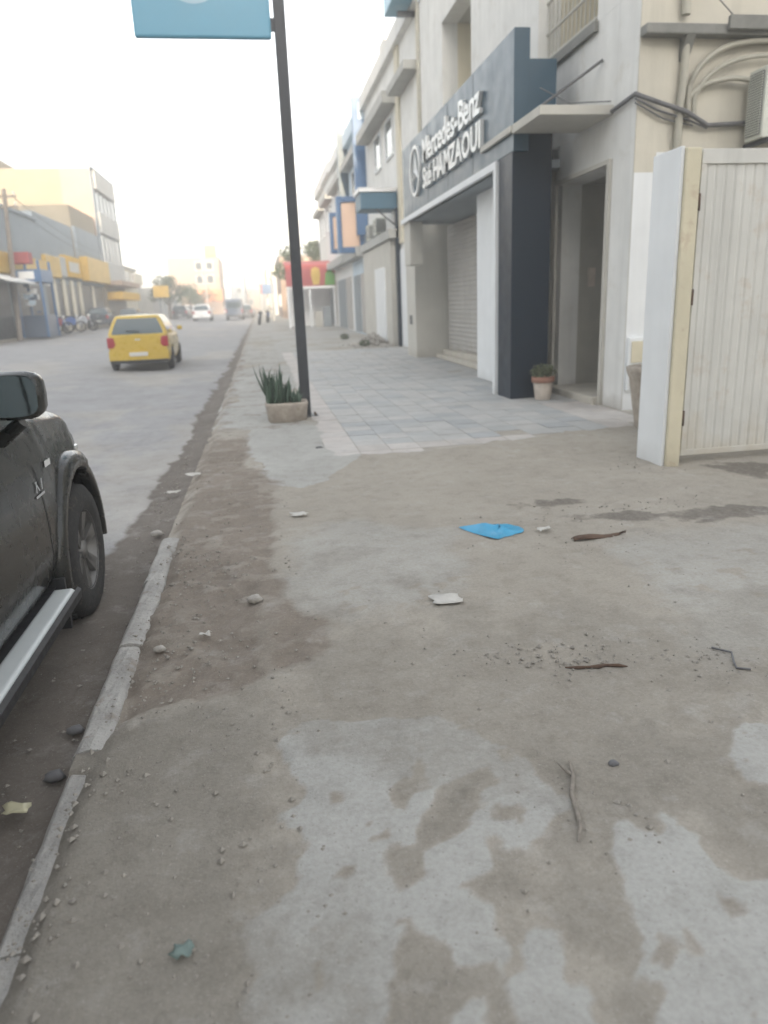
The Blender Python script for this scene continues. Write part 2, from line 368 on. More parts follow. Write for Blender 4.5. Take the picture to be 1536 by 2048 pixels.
# ------------------------------------------------------------------ tiled paving in front of the showroom
for i, c in enumerate([(0.375, 0.375, 0.365), (0.355, 0.36, 0.355), (0.395, 0.39, 0.375), (0.315, 0.325, 0.33), (0.43, 0.40, 0.375), (0.45, 0.425, 0.40), (0.40, 0.375, 0.35)]):
    mat('tile_%d' % i, c, rough=0.7, var=0.14, scale=2.2, bump=0.15, bscale=60, stain=(0.24, 0.235, 0.23), stain_amt=0.4)
mat('mortar', (0.33, 0.305, 0.265), rough=0.95, var=0.2, scale=6, bump=0.3)
pave = MB(); TX0, TX1, TY0, TS = 0.62, 5.0, 7.62, 0.355
pave.box(TX0 - .03, 5.2, TY0 - .02, 15, -0.05, 0.016); pave.add([(TX0 - .03, 15, .016), (5.2, 15, .016), (5.2, 26.2, .016 + G(26.2)), (TX0 - .03, 26.2, .016 + G(26.2))], [(0, 1, 2, 3)])
pv = pave.build('tiled_paving', 'mortar'); tag(pv, kind='structure'); ORG[pv.name] = Vector((0, 0, 0))
tile_me = []
for i in range(7):
    t = MB().box(0, TS - .009, 0, TS - .009, 0, 0.012); o = t.build('tile', 'tile_%d' % i); tile_me.append(o.data); bpy.data.objects.remove(o)
rest = [MB() for _ in range(7)]; ntile = 0
for j in range(52):
    yy = TY0 + j * TS
    for i in range(12):
        xx = TX0 + i * TS
        if yy > 26: continue
        if yy < 9.8 and xx > 1.9 and yy < TY0 + (xx - 1.9) * 0.30: continue        # ragged corner, swallowed by sand
        if rnd.random() < 0.012: continue
        border = i == 0 or j < 2 or (i > 9 and j < 9)
        cl = rnd.choice([4, 5, 5, 6]) if border else rnd.choices([0, 1, 2, 3], [4, 3, 2, 1.2])[0]
        if not border and i in (2, 3, 4, 5) and j in (4, 5, 6) and rnd.random() < .6: cl = 3
        dz = rnd.uniform(-.002, .003)
        if ntile < 300:
            o = bpy.data.objects.new('tile', tile_me[cl]); link(o, pv); o.location = (xx, yy, 0.009 + dz + G(yy)); o.rotation_euler = (rnd.uniform(-.004, .004), rnd.uniform(-.004, .004), rnd.uniform(-.004, .004)); ntile += 1
        else:
            z = 0.009 + dz + G(yy); rest[cl].box(xx, xx + TS - .009, yy, yy + TS - .009, z, z + .012)
allt = MB(); mi = []
for i, r in enumerate(rest): allt.add(r.v, r.f); mi += [i] * len(r.f)
o = allt.build('tile_field', 'tile_0', pv); o['kind'] = 'stuff'
for i in range(1, 7): o.data.materials.append(MATS['tile_%d' % i])
o.data.polygons.foreach_set('material_index', mi)

# ------------------------------------------------------------------ wall and trim materials
mat('white_plaster', (0.67, 0.668, 0.645), rough=0.85, var=0.09, scale=1.2, bump=0.15, bscale=30, stain=(0.50, 0.47, 0.41), stain_amt=0.35, streak=0.32, base_dirt=0.5)
mat('white_paint', (0.70, 0.72, 0.73), rough=0.6, var=0.05, scale=2, bump=0.06, bscale=30, streak=0.1, base_dirt=0.35, dirt_h=0.25)
mat('cream_plaster', (0.60, 0.555, 0.44), rough=0.88, var=0.09, scale=1.0, bump=0.14, bscale=25, streak=0.28, base_dirt=0.4)
mat('end_wall_plaster', (0.54, 0.51, 0.435), rough=0.88, var=0.10, scale=1.0, bump=0.14, bscale=25, streak=0.30, base_dirt=0.4)
mat('grey_plaster', (0.40, 0.40, 0.38), rough=0.88, var=0.10, scale=1.4, bump=0.12, bscale=25, streak=0.25, base_dirt=0.4)
mat('greige', (0.48, 0.465, 0.42), rough=0.8, var=0.07, scale=1.4, bump=0.08, streak=0.15, base_dirt=0.4)
mat('navy_cladding', (0.005, 0.014, 0.028), rough=0.4, var=0.05, scale=0.8, spec=0.3)
mat('sign_blue', (0.024, 0.062, 0.095), rough=0.36, var=0.03, scale=0.7, spec=0.5)
mat('steel_letter', (0.62, 0.63, 0.62), rough=0.35, var=0.05, scale=4, metal=0.35)
mat('silver', (0.55, 0.56, 0.57), rough=0.38, var=0.08, scale=3, metal=0.6)
mat('shutter_grey', (0.40, 0.385, 0.36), rough=0.55, var=0.08, scale=2, streak=0.2, base_dirt=0.35, dirt_h=0.9)
mat('door_dark', (0.13, 0.13, 0.125), rough=0.4, var=0.15, scale=2)
mat('door_tile', (0.37, 0.355, 0.31), rough=0.4, var=0.12, scale=2, streak=0.1)
mat('step_stone', (0.47, 0.44, 0.38), rough=0.7, var=0.12, scale=3, bump=0.15)
mat('gate_paint', (0.58, 0.575, 0.54), rough=0.55, var=0.09, scale=1.6, bump=0.08, bscale=6, streak=0.38, base_dirt=0.5, dirt_col=(0.38, 0.30, 0.18), dirt_h=0.7, stain=(0.40, 0.27, 0.16), stain_amt=0.25)
mat('pillar_cream', (0.62, 0.57, 0.43), rough=0.85, var=0.08, scale=2.2, bump=0.2, stain=(0.42, 0.30, 0.22), stain_amt=0.45, base_dirt=0.5)
mat('rust', (0.10, 0.062, 0.043), rough=0.9, var=0.3, scale=12, bump=0.4)
mat('dark_steel', (0.045, 0.048, 0.055), rough=0.45, var=0.15, scale=6, metal=0.2)
mat('black_plastic', (0.018, 0.018, 0.02), rough=0.5, var=0.2, scale=8)
mat('cable_grey', (0.13, 0.13, 0.135), rough=0.7, var=0.2, scale=8)
mat('pipe_beige', (0.36, 0.345, 0.29), rough=0.6, var=0.12, scale=5)
mat('ledge_grey', (0.20, 0.20, 0.185), rough=0.85, var=0.2, scale=3, bump=0.2)
mat('ac_white', (0.55, 0.56, 0.50), rough=0.5, var=0.06, scale=3, streak=0.15)
mat('ac_fin', (0.17, 0.175, 0.165), rough=0.6, var=0.3, scale=30)
mat('brick_end', (0.33, 0.20, 0.13), rough=0.9, var=0.2, scale=5)
mat('sign_panel_blue', (0.12, 0.31, 0.43), rough=0.35, var=0.04, scale=1, spec=0.5)
mat('panel_rim', (0.30, 0.45, 0.54), rough=0.35, var=0.04, scale=1)
mat('teal_blue', (0.035, 0.11, 0.17), rough=0.45, var=0.08, scale=2)
mat('bright_blue', (0.045, 0.12, 0.25), rough=0.4, var=0.08, scale=2)
mat('pale_blue_wall', (0.52, 0.62, 0.70), rough=0.85, var=0.06, scale=1, streak=0.15)
mat('far_white', (0.68, 0.69, 0.68), rough=0.85, var=0.06, scale=0.8, streak=0.2)
mat('peach_wall', (0.34, 0.25, 0.19), rough=0.85, var=0.06, scale=0.8, streak=0.12)
mat('peach_face', (0.72, 0.50, 0.36), rough=0.5, var=0.05, scale=1)
mat('sand_wall', (0.25, 0.21, 0.145), rough=0.88, var=0.06, scale=0.5, streak=0.12)
mat('slate_wall', (0.24, 0.27, 0.29), rough=0.85, var=0.08, scale=0.8, streak=0.2)
mat('yellow_sign', (0.48, 0.30, 0.035), rough=0.5, var=0.14, scale=1.2, stain=(0.25, 0.17, 0.06), stain_amt=0.4)
mat('yellow_canvas', (0.55, 0.33, 0.03), rough=0.8, var=0.12, scale=2)
mat('shop_dark', (0.05, 0.05, 0.048), rough=0.4, var=0.3, scale=1)
mat('red_cloth', (0.36, 0.085, 0.085), rough=0.8, var=0.1, scale=2)
mat('yellow_print', (0.52, 0.36, 0.08), rough=0.8, var=0.1, scale=2)
mat('green_print', (0.12, 0.30, 0.06), rough=0.8, var=0.1, scale=2)
mat('white_cloth', (0.70, 0.70, 0.68), rough=0.8, var=0.06, scale=2)
mat('orange_paint', (0.55, 0.17, 0.04), rough=0.5, var=0.08, scale=2)
mat('terracotta', (0.27, 0.14, 0.10), rough=0.85, var=0.15, scale=7, bump=0.2)
mat('pot_pale', (0.50, 0.44, 0.38), rough=0.9, var=0.15, scale=9, bump=0.3, base_dirt=0.4, dirt_h=0.15)
mat('planter_concrete', (0.38, 0.335, 0.285), rough=0.95, var=0.28, scale=7, bump=0.8, bscale=35, stain=(0.26, 0.20, 0.15), stain_amt=0.5, base_dirt=0.35, dirt_h=0.2)
mat('soil', (0.11, 0.085, 0.06), rough=1, var=0.3, scale=20, bump=0.6)
mat('agave_leaf', (0.055, 0.095, 0.062), rough=0.5, var=0.25, scale=9)
mat('shrub_leaf', (0.10, 0.115, 0.06), rough=0.6, var=0.35, scale=12)
mat('tree_leaf', (0.06, 0.085, 0.04), rough=0.6, var=0.35, scale=4)
mat('green_leaf', (0.05, 0.16, 0.10), rough=0.5, var=0.25, scale=9)
mat('bark', (0.13, 0.10, 0.075), rough=0.95, var=0.25, scale=9, bump=0.5)
mat('twig', (0.23, 0.205, 0.175), rough=0.9, var=0.25, scale=30, bump=0.4)
mat('grit', (0.27, 0.25, 0.22), rough=0.95, var=0.25, scale=14)
mat('stone', (0.36, 0.34, 0.31), rough=0.95, var=0.2, scale=14, bump=0.4)
mat('paper', (0.50, 0.485, 0.45), rough=0.85, var=0.14, scale=8)
mat('blue_plastic', (0.045, 0.30, 0.50), rough=0.35, var=0.14, scale=9, spec=0.5)
mat('yellow_plastic', (0.50, 0.47, 0.32), rough=0.4, var=0.1, scale=8)
mat('wood_pole', (0.22, 0.19, 0.16), rough=0.95, var=0.2, scale=6, bump=0.3)
glass('window_glass'); glass('car_glass', (0.035, 0.06, 0.068), 0.05)

# ------------------------------------------------------------------ showroom building
SX = 5.0
A = thing('showroom_building', (6.5, 16, 0), 'tall white building behind the dark blue shop front, with open balconies upstairs', 'building')
w = MB(); X1 = 11.0; TOP = 9.45
# ground storey: end wall strip, door, pier, recess
w.box(SX - .05, SX + .35, 9.702, 10.38, -.3, 3.92)                      # right of the doorway
w.box(SX - .05, SX + .35, 10.38, 12.2, 3.34, 3.92)                    # over the doorway
w.box(SX + .02, SX + .35, 12.2, 12.62, -.3, 3.92)
w.box(SX - .05, SX + .35, 9.7, 22.4, 3.923, 5.25)
# upper storey piers round the loggias
for a, b in ((9.7, 10.95), (13.25, 17.3), (19.9, 22.4)): w.box(SX - .05, SX + .35, a, b, 5.253, TOP)
for a, b in ((10.95, 13.25), (17.3, 19.9)): w.box(SX - .05, SX + .35, a, b, 8.15, TOP)
w.box(SX + .35, X1, 22.1, 22.4, -.3, TOP); w.box(X1, X1 + .2, 9.7, 22.4, -.3, TOP)
w.build('wall', 'white_plaster', A)
MB().box(SX - .045, X1 + .2, 9.682, 9.70, -.3, TOP).build('end_wall', 'end_wall_plaster', A)
MB().box(SX - .047, SX + .62, 9.672, 9.680, -.1, 3.12).box(SX + .25, SX + .62, 9.672, 9.680, 3.12, 3.36).build('repainted_patch', 'white_paint', A)
for a, b in ((10.95, 13.25), (17.3, 19.9)):
    lg = MB(); lg.box(SX + 1.0, SX + 1.15, a - .2, b + .2, 5.26, 8.6); lg.box(SX + .352, SX + 1.0, a - .2, a, 5.26, 8.6); lg.box(SX + .352, SX + 1.0, b, b + .2, 5.26, 8.6)
    lg.build('loggia_wall', 'cream_plaster', A)
for a, b in ((10.95, 13.25), (17.3, 19.9)): MB().box(SX + .352, SX + 1.0, a, b, 5.1, 5.248).build('loggia_floor', 'grey_plaster', A)
for a, b in ((10.952, 13.248), (17.302, 19.898)): MB().box(SX + .353, SX + .999, a, b, 8.16, 8.3).build('loggia_ceiling', 'grey_plaster', A)
for a, b in ((10.97, 13.23), (17.32, 19.88)):
    r = MB()
    for z in (5.42, 5.8, 6.25): r.tube([(SX + .1, a, z), (SX + .1, b, z)], 0.022, 6)
    k = a + .1
    while k < b: r.tube([(SX + .1, k, 5.25), (SX + .1, k, 6.25)], 0.012, 5); k += .16
    r.build('railing', 'greige', A)
MB().box(SX - .12, SX - .052, 10.9, 13.3, 5.12, 5.25).build('loggia_sill', 'ledge_grey', A)
MB().box(SX - .10, SX + .4, 9.6, 22.4, TOP, TOP + .1).build('parapet_cap', 'white_paint', A)
# roof slab and floor so that no light leaks
MB().box(SX + .352, X1, 9.70, 22.1, 8.9, 9.1).build('roof', 'grey_plaster', A)
# doorway: recess, side walls, floor, wall tiles
dw = MB(); dw.box(6.3, 6.42, 10.2, 12.4, -.1, 3.5); dw.box(SX + .352, 6.3, 12.2, 12.32, -.1, 3.5); dw.box(SX + .352, 6.3, 10.26, 10.38, -.1, 3.5); dw.box(SX + .352, 6.3, 10.3, 12.3, 3.345, 3.45)
dw.build('doorway_lining', 'door_tile', A)
d = MB().box(6.2, 6.297, 10.55, 12.1, 0.16, 2.95).build('door', 'door_dark', A, bevel=.01)
MB().box(6.17, 6.198, 10.6, 10.66, 1.05, 1.35).build('handle', 'silver', d)
MB().box(SX - .10, SX - .052, 10.30, 10.378, 0, 3.40).box(SX - .10, SX - .052, 12.202, 12.28, 0, 3.40).box(SX - .10, SX - .052, 10.378, 12.202, 3.342, 3.40).build('door_surround', 'greige', A)
MB().box(SX - .18, 6.3, 10.38, 12.2, -.1, 0.13).build('threshold', 'step_stone', A, bevel=.015)
nb = MB().box(5.5, 5.62, 12.15, 12.187, 1.75, 2.05).build('number_plate', 'pot_pale', A)
for k in range(22):
    z = 0.2 + k * 0.142
    MB().box(SX + .40, 6.28, 12.188, 12.198, z, z + .134).build('lining_tile', 'door_tile', A)
# meter cupboard at the foot of the end wall
mc = MB().box(SX - .02, SX + .34, 9.62, 9.670, 0.30, 1.02).build('meter_cupboard', 'white_paint', A, bevel=.008)
MB().box(SX + .02, SX + .30, 9.608, 9.618, 0.36, 0.64).box(SX + .02, SX + .30, 9.608, 9.618, 0.68, 0.97).build('cupboard_door', 'pillar_cream', mc)
# shop recess behind the portal
rc = MB(); rc.box(5.4, 5.5, 12.62, 21.1, -.1, 3.92); rc.box(4.6, 5.4, 12.50, 12.62, -.1, 3.72); rc.build('recess_wall', 'greige', A)
MB().box(4.37, 5.6, 21.1, 22.38, -.1, 3.9).build('side_pier', 'greige', A, bevel=.01)
MB().box(3.95, 5.40, 12.18, 20.4, 3.60, 3.72).build('recess_ceiling', 'slate_wall', A)
MB().box(4.42, 4.60, 12.18, 15.1, 0.03, 3.6).build('white_panel', 'white_paint', A, bevel=.006)
sh = MB().box(5.30, 5.398, 15.0, 21.0, 0.28, 3.6).build('roller_shutter', 'shutter_grey', A)
z = 0.30
while z < 3.55:
    MB().prism([(5.30, z), (5.275, z + .03), (5.275, z + .085), (5.30, z + .115)], 'y', 15.05, 20.9).build('shutter_slat', 'shutter_grey', sh); z += .118
MB().box(4.95, 5.4, 15.1, 21.1, -.1, 0.15).box(5.15, 5.4, 15.1, 21.1, 0.15, 0.28).build('shop_step', 'step_stone', A, bevel=.012)
MB().box(4.32, 4.368, 21.6, 21.75, 1.0, 1.25).build('bell_box', 'cable_grey', A)

# shop front portal: dark columns, white frame, sign box, letters, emblem
S = thing('shop_front_sign', (4.2, 15.5, 0), 'dark blue shop sign box on a navy column with raised pale letters and round emblem', 'shop sign')
MB().box(3.93, 4.56, 11.52, 12.17, -.05, 4.0).build('column', 'navy_cladding', S, bevel=.006)
MB().box(3.92, 4.16, 11.45, 20.1, 3.72, 5.34).box(4.16, 4.58, 11.47, 20.06, 4.075, 4.95).build('sign_box', 'sign_blue', S, bevel=.008)
MB().box(3.955, 4.30, 19.6, 20.35, 2.55, 3.60).build('end_drop', 'greige', S, bevel=.01)
MB().box(3.88, 4.02, 12.20, 20.4, 3.60, 3.715).build('frame_beam', 'white_paint', S, bevel=.005)
MB().box(3.88, 4.02, 12.20, 12.32, 0.0, 3.598).build('frame_post', 'white_paint', S, bevel=.005)
for yy in (13.6, 15.4, 17.2, 19.0): MB().box(3.9165, 3.9195, yy, yy + .012, 3.74, 5.32).build('panel_joint', 'navy_cladding', S)
def text_width(s, size):
    c = bpy.data.curves.new('t', 'FONT'); c.body = s; c.size = size; o = bpy.data.objects.new('t', c); COL.objects.link(o)
    bpy.context.view_layer.update(); wd = o.dimensions.x; bpy.data.objects.remove(o); bpy.data.curves.remove(c); return wd
def letters(text, size, place, width, material, parent, depth=0.05, bold=0.012, name='letter'):
    """place(u, v, n) -> world point; u along the line of text"""
    full = text_width(text, size); sx = width / full; pre = ''
    for ch in text:
        if ch != ' ':
            off = text_width(pre + ch, size) - text_width(ch, size)
            c = bpy.data.curves.new('t', 'FONT'); c.body = ch; c.size = size; c.extrude = depth / 2; c.offset = bold; c.bevel_depth = 0.0; c.resolution_u = 3
            o = bpy.data.objects.new('t', c); COL.objects.link(o); dg = bpy.context.evaluated_depsgraph_get(); dg.update()
            me = bpy.data.meshes.new_from_object(o.evaluated_get(dg)); bpy.data.objects.remove(o); bpy.data.curves.remove(c)
            m2 = MB(); m2.add([place((v.co.x + off) * sx, v.co.y, v.co.z + depth / 2) for v in me.vertices], [tuple(p.vertices) for p in me.polygons])
            m2.build(name, material, parent); bpy.data.meshes.remove(me)
        pre += ch
letters('Mercedes-Benz', 0.66, lambda u, v, n: (3.915 - n, 17.45 - u, 4.60 + v), 4.45, 'steel_letter', S, depth=.07)
letters('Sté HAMZAOUI', 0.58, lambda u, v, n: (3.915 - n, 17.45 - u, 4.07 + v), 4.45, 'steel_letter', S, depth=.07)
em = MB(); cy, cz, R0, R1 = 18.35, 4.58, 0.55, 0.48
n = 40; vs = []; fs = []
for k in range(n):
    a = 2 * math.pi * k / n
    for r, x in ((R0, 3.918), (R0, 3.85), (R1, 3.85), (R1, 3.918)): vs.append((x, cy + r * math.cos(a), cz + r * math.sin(a)))
for k in range(n):
    for i in range(4): fs.append((k * 4 + i, ((k + 1) % n) * 4 + i, ((k + 1) % n) * 4 + (i + 1) % 4, k * 4 + (i + 1) % 4))
em.add(vs, fs)
for a0 in (90, 210, 330):
    a = math.radians(a0); tip = (3.86, cy + R1 * math.cos(a), cz + R1 * math.sin(a))
    p1 = (3.90, cy + .10 * math.cos(a + 1.05), cz + .10 * math.sin(a + 1.05)); p2 = (3.90, cy + .10 * math.cos(a - 1.05), cz + .10 * math.sin(a - 1.05)); ce = (3.83, cy, cz)
    em.add([tip, p1, p2, ce], [(0, 1, 3), (0, 3, 2), (0, 2, 1), (1, 2, 3)])
em.build('emblem', 'steel_letter', S)

CN = thing('entrance_canopy', (4.5, 11.6, 4.0), 'thin pale concrete canopy slab over the open doorway, held by a tie rod', 'canopy')
MB().box(3.895, 4.948, 10.32, 11.44, 3.95, 4.07).box(3.86, 3.914, 11.44, 13.0, 3.97, 4.06).build('slab', 'greige', CN, bevel=.008)
MB().tube([(3.95, 11.30, 4.07), (4.945, 10.72, 4.72)], 0.02, 6).build('tie_rod', 'cable_grey', CN)
MB().tube([(4.3, 11.40, 4.55), (4.6, 11.0, 4.25), (4.935, 10.4, 4.13)], 0.009, 5).build('wire', 'cable_grey', CN)

# end wall furniture: ledge, downpipe, hoses, cables, air conditioner
lb = thing('concrete_ledge', (6, 9.3, 4.7), 'grey weathered ledge along the cream end wall above the gate', 'ledge')
MB().box(SX - .06, 9.0, 9.22, 9.398, 4.66, 4.78).box(6.0, 9.0, 9.15, 9.218, 4.70, 4.86).build('slab', 'ledge_grey', lb, bevel=.015)
MB().prism([(9.398, 4.4), (9.398, 4.658), (9.22, 4.658)], 'x', 5.48, 5.60).build('bracket', 'ledge_grey', lb)
o = MB().tube([(5.50, 9.33, 9.2), (5.50, 9.33, 4.9)], 0.055, 10).tube([(5.53, 9.33, 4.64), (5.53, 9.33, 4.2), (5.50, 9.33, 3.9), (5.49, 9.33, 2.2)], 0.05, 10).build('downpipe', 'pipe_beige')
tag(o, 'beige downpipe running down the cream end wall beside the corner', 'pipe')
def arc(p0, p1, p2, n=10):
    return [tuple((1 - t) ** 2 * a + 2 * (1 - t) * t * b + t * t * c for a, b, c in zip(p0, p1, p2)) for t in [i / n for i in range(n + 1)]]
o = MB().tube([(5.62, 9.34, 3.75)] + arc((5.62, 9.34, 4.1), (5.75, 9.30, 4.62), (6.6, 9.30, 4.62)) + [(8.2, 9.3, 4.6)], 0.036, 8).build('insulated_hose', 'pipe_beige')
tag(o, 'upper of two curved beige hoses on the end wall, just under the ledge', 'hose')
o = MB().tube([(5.70, 9.33, 3.75)] + arc((5.70, 9.33, 3.98), (5.85, 9.30, 4.44), (6.7, 9.29, 4.46)) + [(8.2, 9.29, 4.45)], 0.03, 8).build('insulated_hose', 'pipe_beige')
tag(o, 'second curved beige hose below the first, on the end wall', 'hose')
o = MB().tube([(5.62, 9.345, 3.7)] + arc((5.62, 9.345, 3.95), (5.7, 9.32, 4.16), (6.2, 9.3, 4.20)) + [(6.46, 9.28, 4.17)], 0.034, 8).build('drain_hose', 'pipe_beige')
tag(o, 'short hose bending from the pipe to the side of the air conditioner', 'hose')
o = MB().tube([(4.90, 10.0, 3.98), (4.90, 9.36, 4.03), (5.2, 9.33, 3.93), (5.55, 9.25, 3.80), (5.9, 9.33, 3.66), (6.25, 9.35, 3.68), (6.7, 9.35, 3.70)], 0.030, 7).tube([(4.90, 9.36, 3.98), (5.2, 9.34, 3.84), (5.6, 9.30, 3.72), (5.9, 9.34, 3.63)], 0.014, 6).tube([(4.90, 9.36, 3.93), (5.3, 9.35, 3.74), (5.7, 9.34, 3.66)], 0.010, 6).build('cable_bundle', 'cable_grey')
tag(o, 'sagging dark cable bundle wrapped round the corner of the white building', 'cable')
o = MB().tube([(5.6, 9.36, 6.2), (5.75, 9.3, 5.2), (6.05, 9.2, 4.87)], 0.008, 5).build('hanging_wire', 'cable_grey')
tag(o, 'thin loose wire hanging onto the ledge of the end wall', 'wire')
AC = thing('air_conditioner', (6.6, 9.1, 3.4), 'white outdoor air conditioner unit on the cream end wall above the gate', 'air conditioner')
MB().box(6.12, 7.02, 8.95, 9.30, 3.34, 4.16).build('casing', 'ac_white', AC, bevel=.015)
fin = MB().box(6.102, 6.118, 8.99, 9.27, 3.39, 4.11).build('coil_side', 'ac_fin', AC)
for k in range(24): MB().box(6.090, 6.101, 8.99, 9.27, 3.40 + k * .0295, 3.412 + k * .0295).build('fin', 'ac_white', fin)
MB().lathe([(0.30, 8.944), (0.30, 8.93), (0.27, 8.93), (0.27, 8.944)], (6.62, 0, 3.75), 24, 'y').build('fan_ring', 'ac_fin', AC)
for x in (6.17, 6.90): MB().box(x, x + .05, 8.9, 9.39, 3.28, 3.335).build('bracket', 'dark_steel', AC)
for o in COL.objects:
    if o.parent is None and o.name.split('.')[0] in ('concrete_ledge', 'insulated_hose', 'drain_hose', 'cable_bundle', 'hanging_wire', 'air_conditioner') or o.name == 'downpipe': o.location.y += .28

# ------------------------------------------------------------------ gate and gate post
gp = thing('gate_post', (3.75, 6.5, 0), 'whitewashed and cream masonry gate post with crumbling foot', 'gate post')
MB().box(3.665, 3.70, 6.33, 6.80, -.2, 2.80).build('whitewashed_side', 'white_paint', gp, bevel=.006)
MB().box(3.702, 3.842, 6.30, 6.80, -.2, 2.785).build('shaft', 'pillar_cream', gp, bevel=.012)
gt = thing('metal_gate', (4.9, 6.4, 0), 'cream ribbed sheet metal gate leaf with rust along its edges', 'gate')
GX0, GX1 = 3.875, 6.6
MB().box(GX0, GX1, 6.37, 6.395, 0.10, 2.76).build('backing_sheet', 'gate_paint', gt)
x = GX0 + .06
while x < GX1 - .1:
    MB().prism([(x, 6.3695), (x + .018, 6.362), (x + .070, 6.362), (x + .088, 6.3695)], 'z', 0.14, 2.66).build('rib', 'gate_paint', gt); x += .092
MB().box(GX0, GX1, 6.345, 6.368, 2.66, 2.78).box(GX0, GX1, 6.352, 6.368, 0.085, 0.14).box(GX0, GX0 + .05, 6.346, 6.368, 0.14, 2.66).build('gate_frame', 'gate_paint', gt, bevel=.004)
for z in (0.45, 1.55, 2.35): MB().lathe([(0.001, z - .07), (.022, z - .07), (.022, z + .07), (.001, z + .07)], (3.859, 6.34, 0), 10).build('hinge', 'rust', gt)

# ------------------------------------------------------------------ street sign on its post
sp = thing('street_sign', (0.56, 11.05, 0), 'big blue sign board on a tall dark steel post behind the succulent planter', 'street sign')
MB().box(0.485, 0.635, 11.0, 11.11, 0, 7.0).build('post', 'dark_steel', sp, bevel=.012)
MB().box(0.40, 0.74, 10.93, 11.18, 0.0, 0.03).build('base_plate', 'dark_steel', sp, bevel=.004)
for dx in (.44, .70):
    for dy in (10.97, 11.14): MB().lathe([(0.001, .062), (.016, .062), (.016, .0301), (.001, .0301)], (dx, dy, 0), 6).build('bolt', 'rust', sp)
bd = MB().box(-1.30, 0.44, 10.97, 11.06, 5.0, 6.7).build('board', 'sign_panel_blue', sp, bevel=.03)
rg = MB(); vs = []; fs = []
for k in range(36):
    a = 2 * math.pi * k / 36
    for r in (.42, .36): vs.append((-0.52 + r * math.cos(a), 10.967, 5.80 + r * math.sin(a)))
for k in range(36): fs.append((k * 2, k * 2 + 1, ((k + 1) % 36) * 2 + 1, ((k + 1) % 36) * 2))
rg.add(vs, fs).build('ring_mark', 'panel_rim', bd)
for z in (5.1, 6.3): MB().box(.438, .484, 11.0, 11.05, z, z + .15).build('clamp', 'dark_steel', sp)

# ------------------------------------------------------------------ planters and plants
def blade(mb, base, ang, tilt, L_, w, curve=0.25, th=0.35, n=6):
    """one fleshy tapering leaf"""
    d = Vector((math.cos(ang), math.sin(ang), 0)); sd = Vector((-math.sin(ang), math.cos(ang), 0)); vs = []; fs = []
    for i in range(n + 1):
        t = i / n; a = tilt + curve * t * t
        p = Vector(base) + d * (L_ * t * math.sin(a)) + Vector((0, 0, L_ * t * math.cos(a)))
        ww = w * (1 - t) ** 0.7 * (0.75 + 0.5 * math.sin(math.pi * min(1, t * 1.3))) + 0.002
        up = (Vector((0, 0, 1)) * math.sin(a) - d * math.cos(a))
        vs += [p + sd * ww, p - up * ww * th, p - sd * ww, p + up * ww * th * .4]
    for i in range(n):
        for k in range(4): fs.append((i * 4 + k, i * 4 + (k + 1) % 4, (i + 1) * 4 + (k + 1) % 4, (i + 1) * 4 + k))
    mb.add(vs, fs, True)
pl = thing('planter', (0.28, 10.75, 0), 'low weathered concrete planter of spiky green succulents at the foot of the sign post', 'planter')
def sq_ring(c, h, r, z, n=8):
    out = []
    for k in range(4 * n):
        a = 2 * math.pi * k / (4 * n); ca, sa = math.cos(a), math.sin(a); e = 0.5
        out.append((c[0] + h * math.copysign(abs(ca) ** e, ca), c[1] + h * r * math.copysign(abs(sa) ** e, sa), z))
    return out
pb = MB(); rings = [sq_ring((.27, 10.78), h, .8, z) for h, z in ((.25, 0), (.28, .03), (.305, .22), (.315, .26), (.305, .29), (.27, .285), (.25, .22))]
pb.grid([r + [r[0]] for r in rings]); pb.build('pot', 'planter_concrete', pl)
MB().add(sq_ring((.27, 10.78), .265, .8, .245), [tuple(range(32))]).build('earth', 'soil', pl)
for k in range(70):
    b_ = MB(); px = .25 + rnd.uniform(-.26, .22); py = 10.78 + rnd.uniform(-.15, .15)
    up = rnd.uniform(0.26, 0.58) * (1.0 if px < .22 else .72) if px < .34 else rnd.uniform(.10, .22)
    blade(b_, (px, py, .28), rnd.uniform(0, 6.28), rnd.uniform(0.02, .60), up, rnd.uniform(.026, .044), rnd.uniform(-.2, .3), th=.7)
    b_.build('leaf', 'agave_leaf', pl)
for k in range(8):
    b_ = MB(); blade(b_, (.08 + rnd.uniform(-.1, .1), 10.76, .28), math.pi + rnd.uniform(-.6, .6), rnd.uniform(.25, .6), rnd.uniform(.45, .62), .036, -.1, th=.7); b_.build('leaf', 'agave_leaf', pl)

def leaf_cloud(mb, c, r, n, size, rr):
    for k in range(n):
        while True:
            p = Vector((rr.uniform(-1, 1), rr.uniform(-1, 1), rr.uniform(-1, 1)))
            if 0.25 < p.length < 1: break
        q = Vector((c[0] + p.x * r[0], c[1] + p.y * r[1], c[2] + p.z * r[2])); s_ = size * rr.uniform(.6, 1.3)
        u = Vector((rr.uniform(-1, 1), rr.uniform(-1, 1), rr.uniform(-.6, 1))).normalized(); v_ = u.cross(Vector((rr.uniform(-1, 1), rr.uniform(-1, 1), rr.uniform(-1, 1)))).normalized()
        mb.add([q - u * s_, q + v_ * s_ * .45, q + u * s_, q - v_ * s_ * .45], [(0, 1, 2, 3)])
pt = thing('flower_pot', (4.38, 11.25, 0), 'small pale pot with terracotta rim and dry shrub beside the navy column', 'flower pot')
MB().lathe([(.001, 0.0), (.12, 0.0), (.125, .02), (.155, .26), (.155, .28)], (4.38, 11.24, 0.024), 20).build('pot', 'pot_pale', pt)
MB().lathe([(.156, .27), (.180, .275), (.185, .36), (.165, .365), (.16, .30), (.001, .30)], (4.38, 11.24, 0.024), 20).build('rim', 'terracotta', pt)
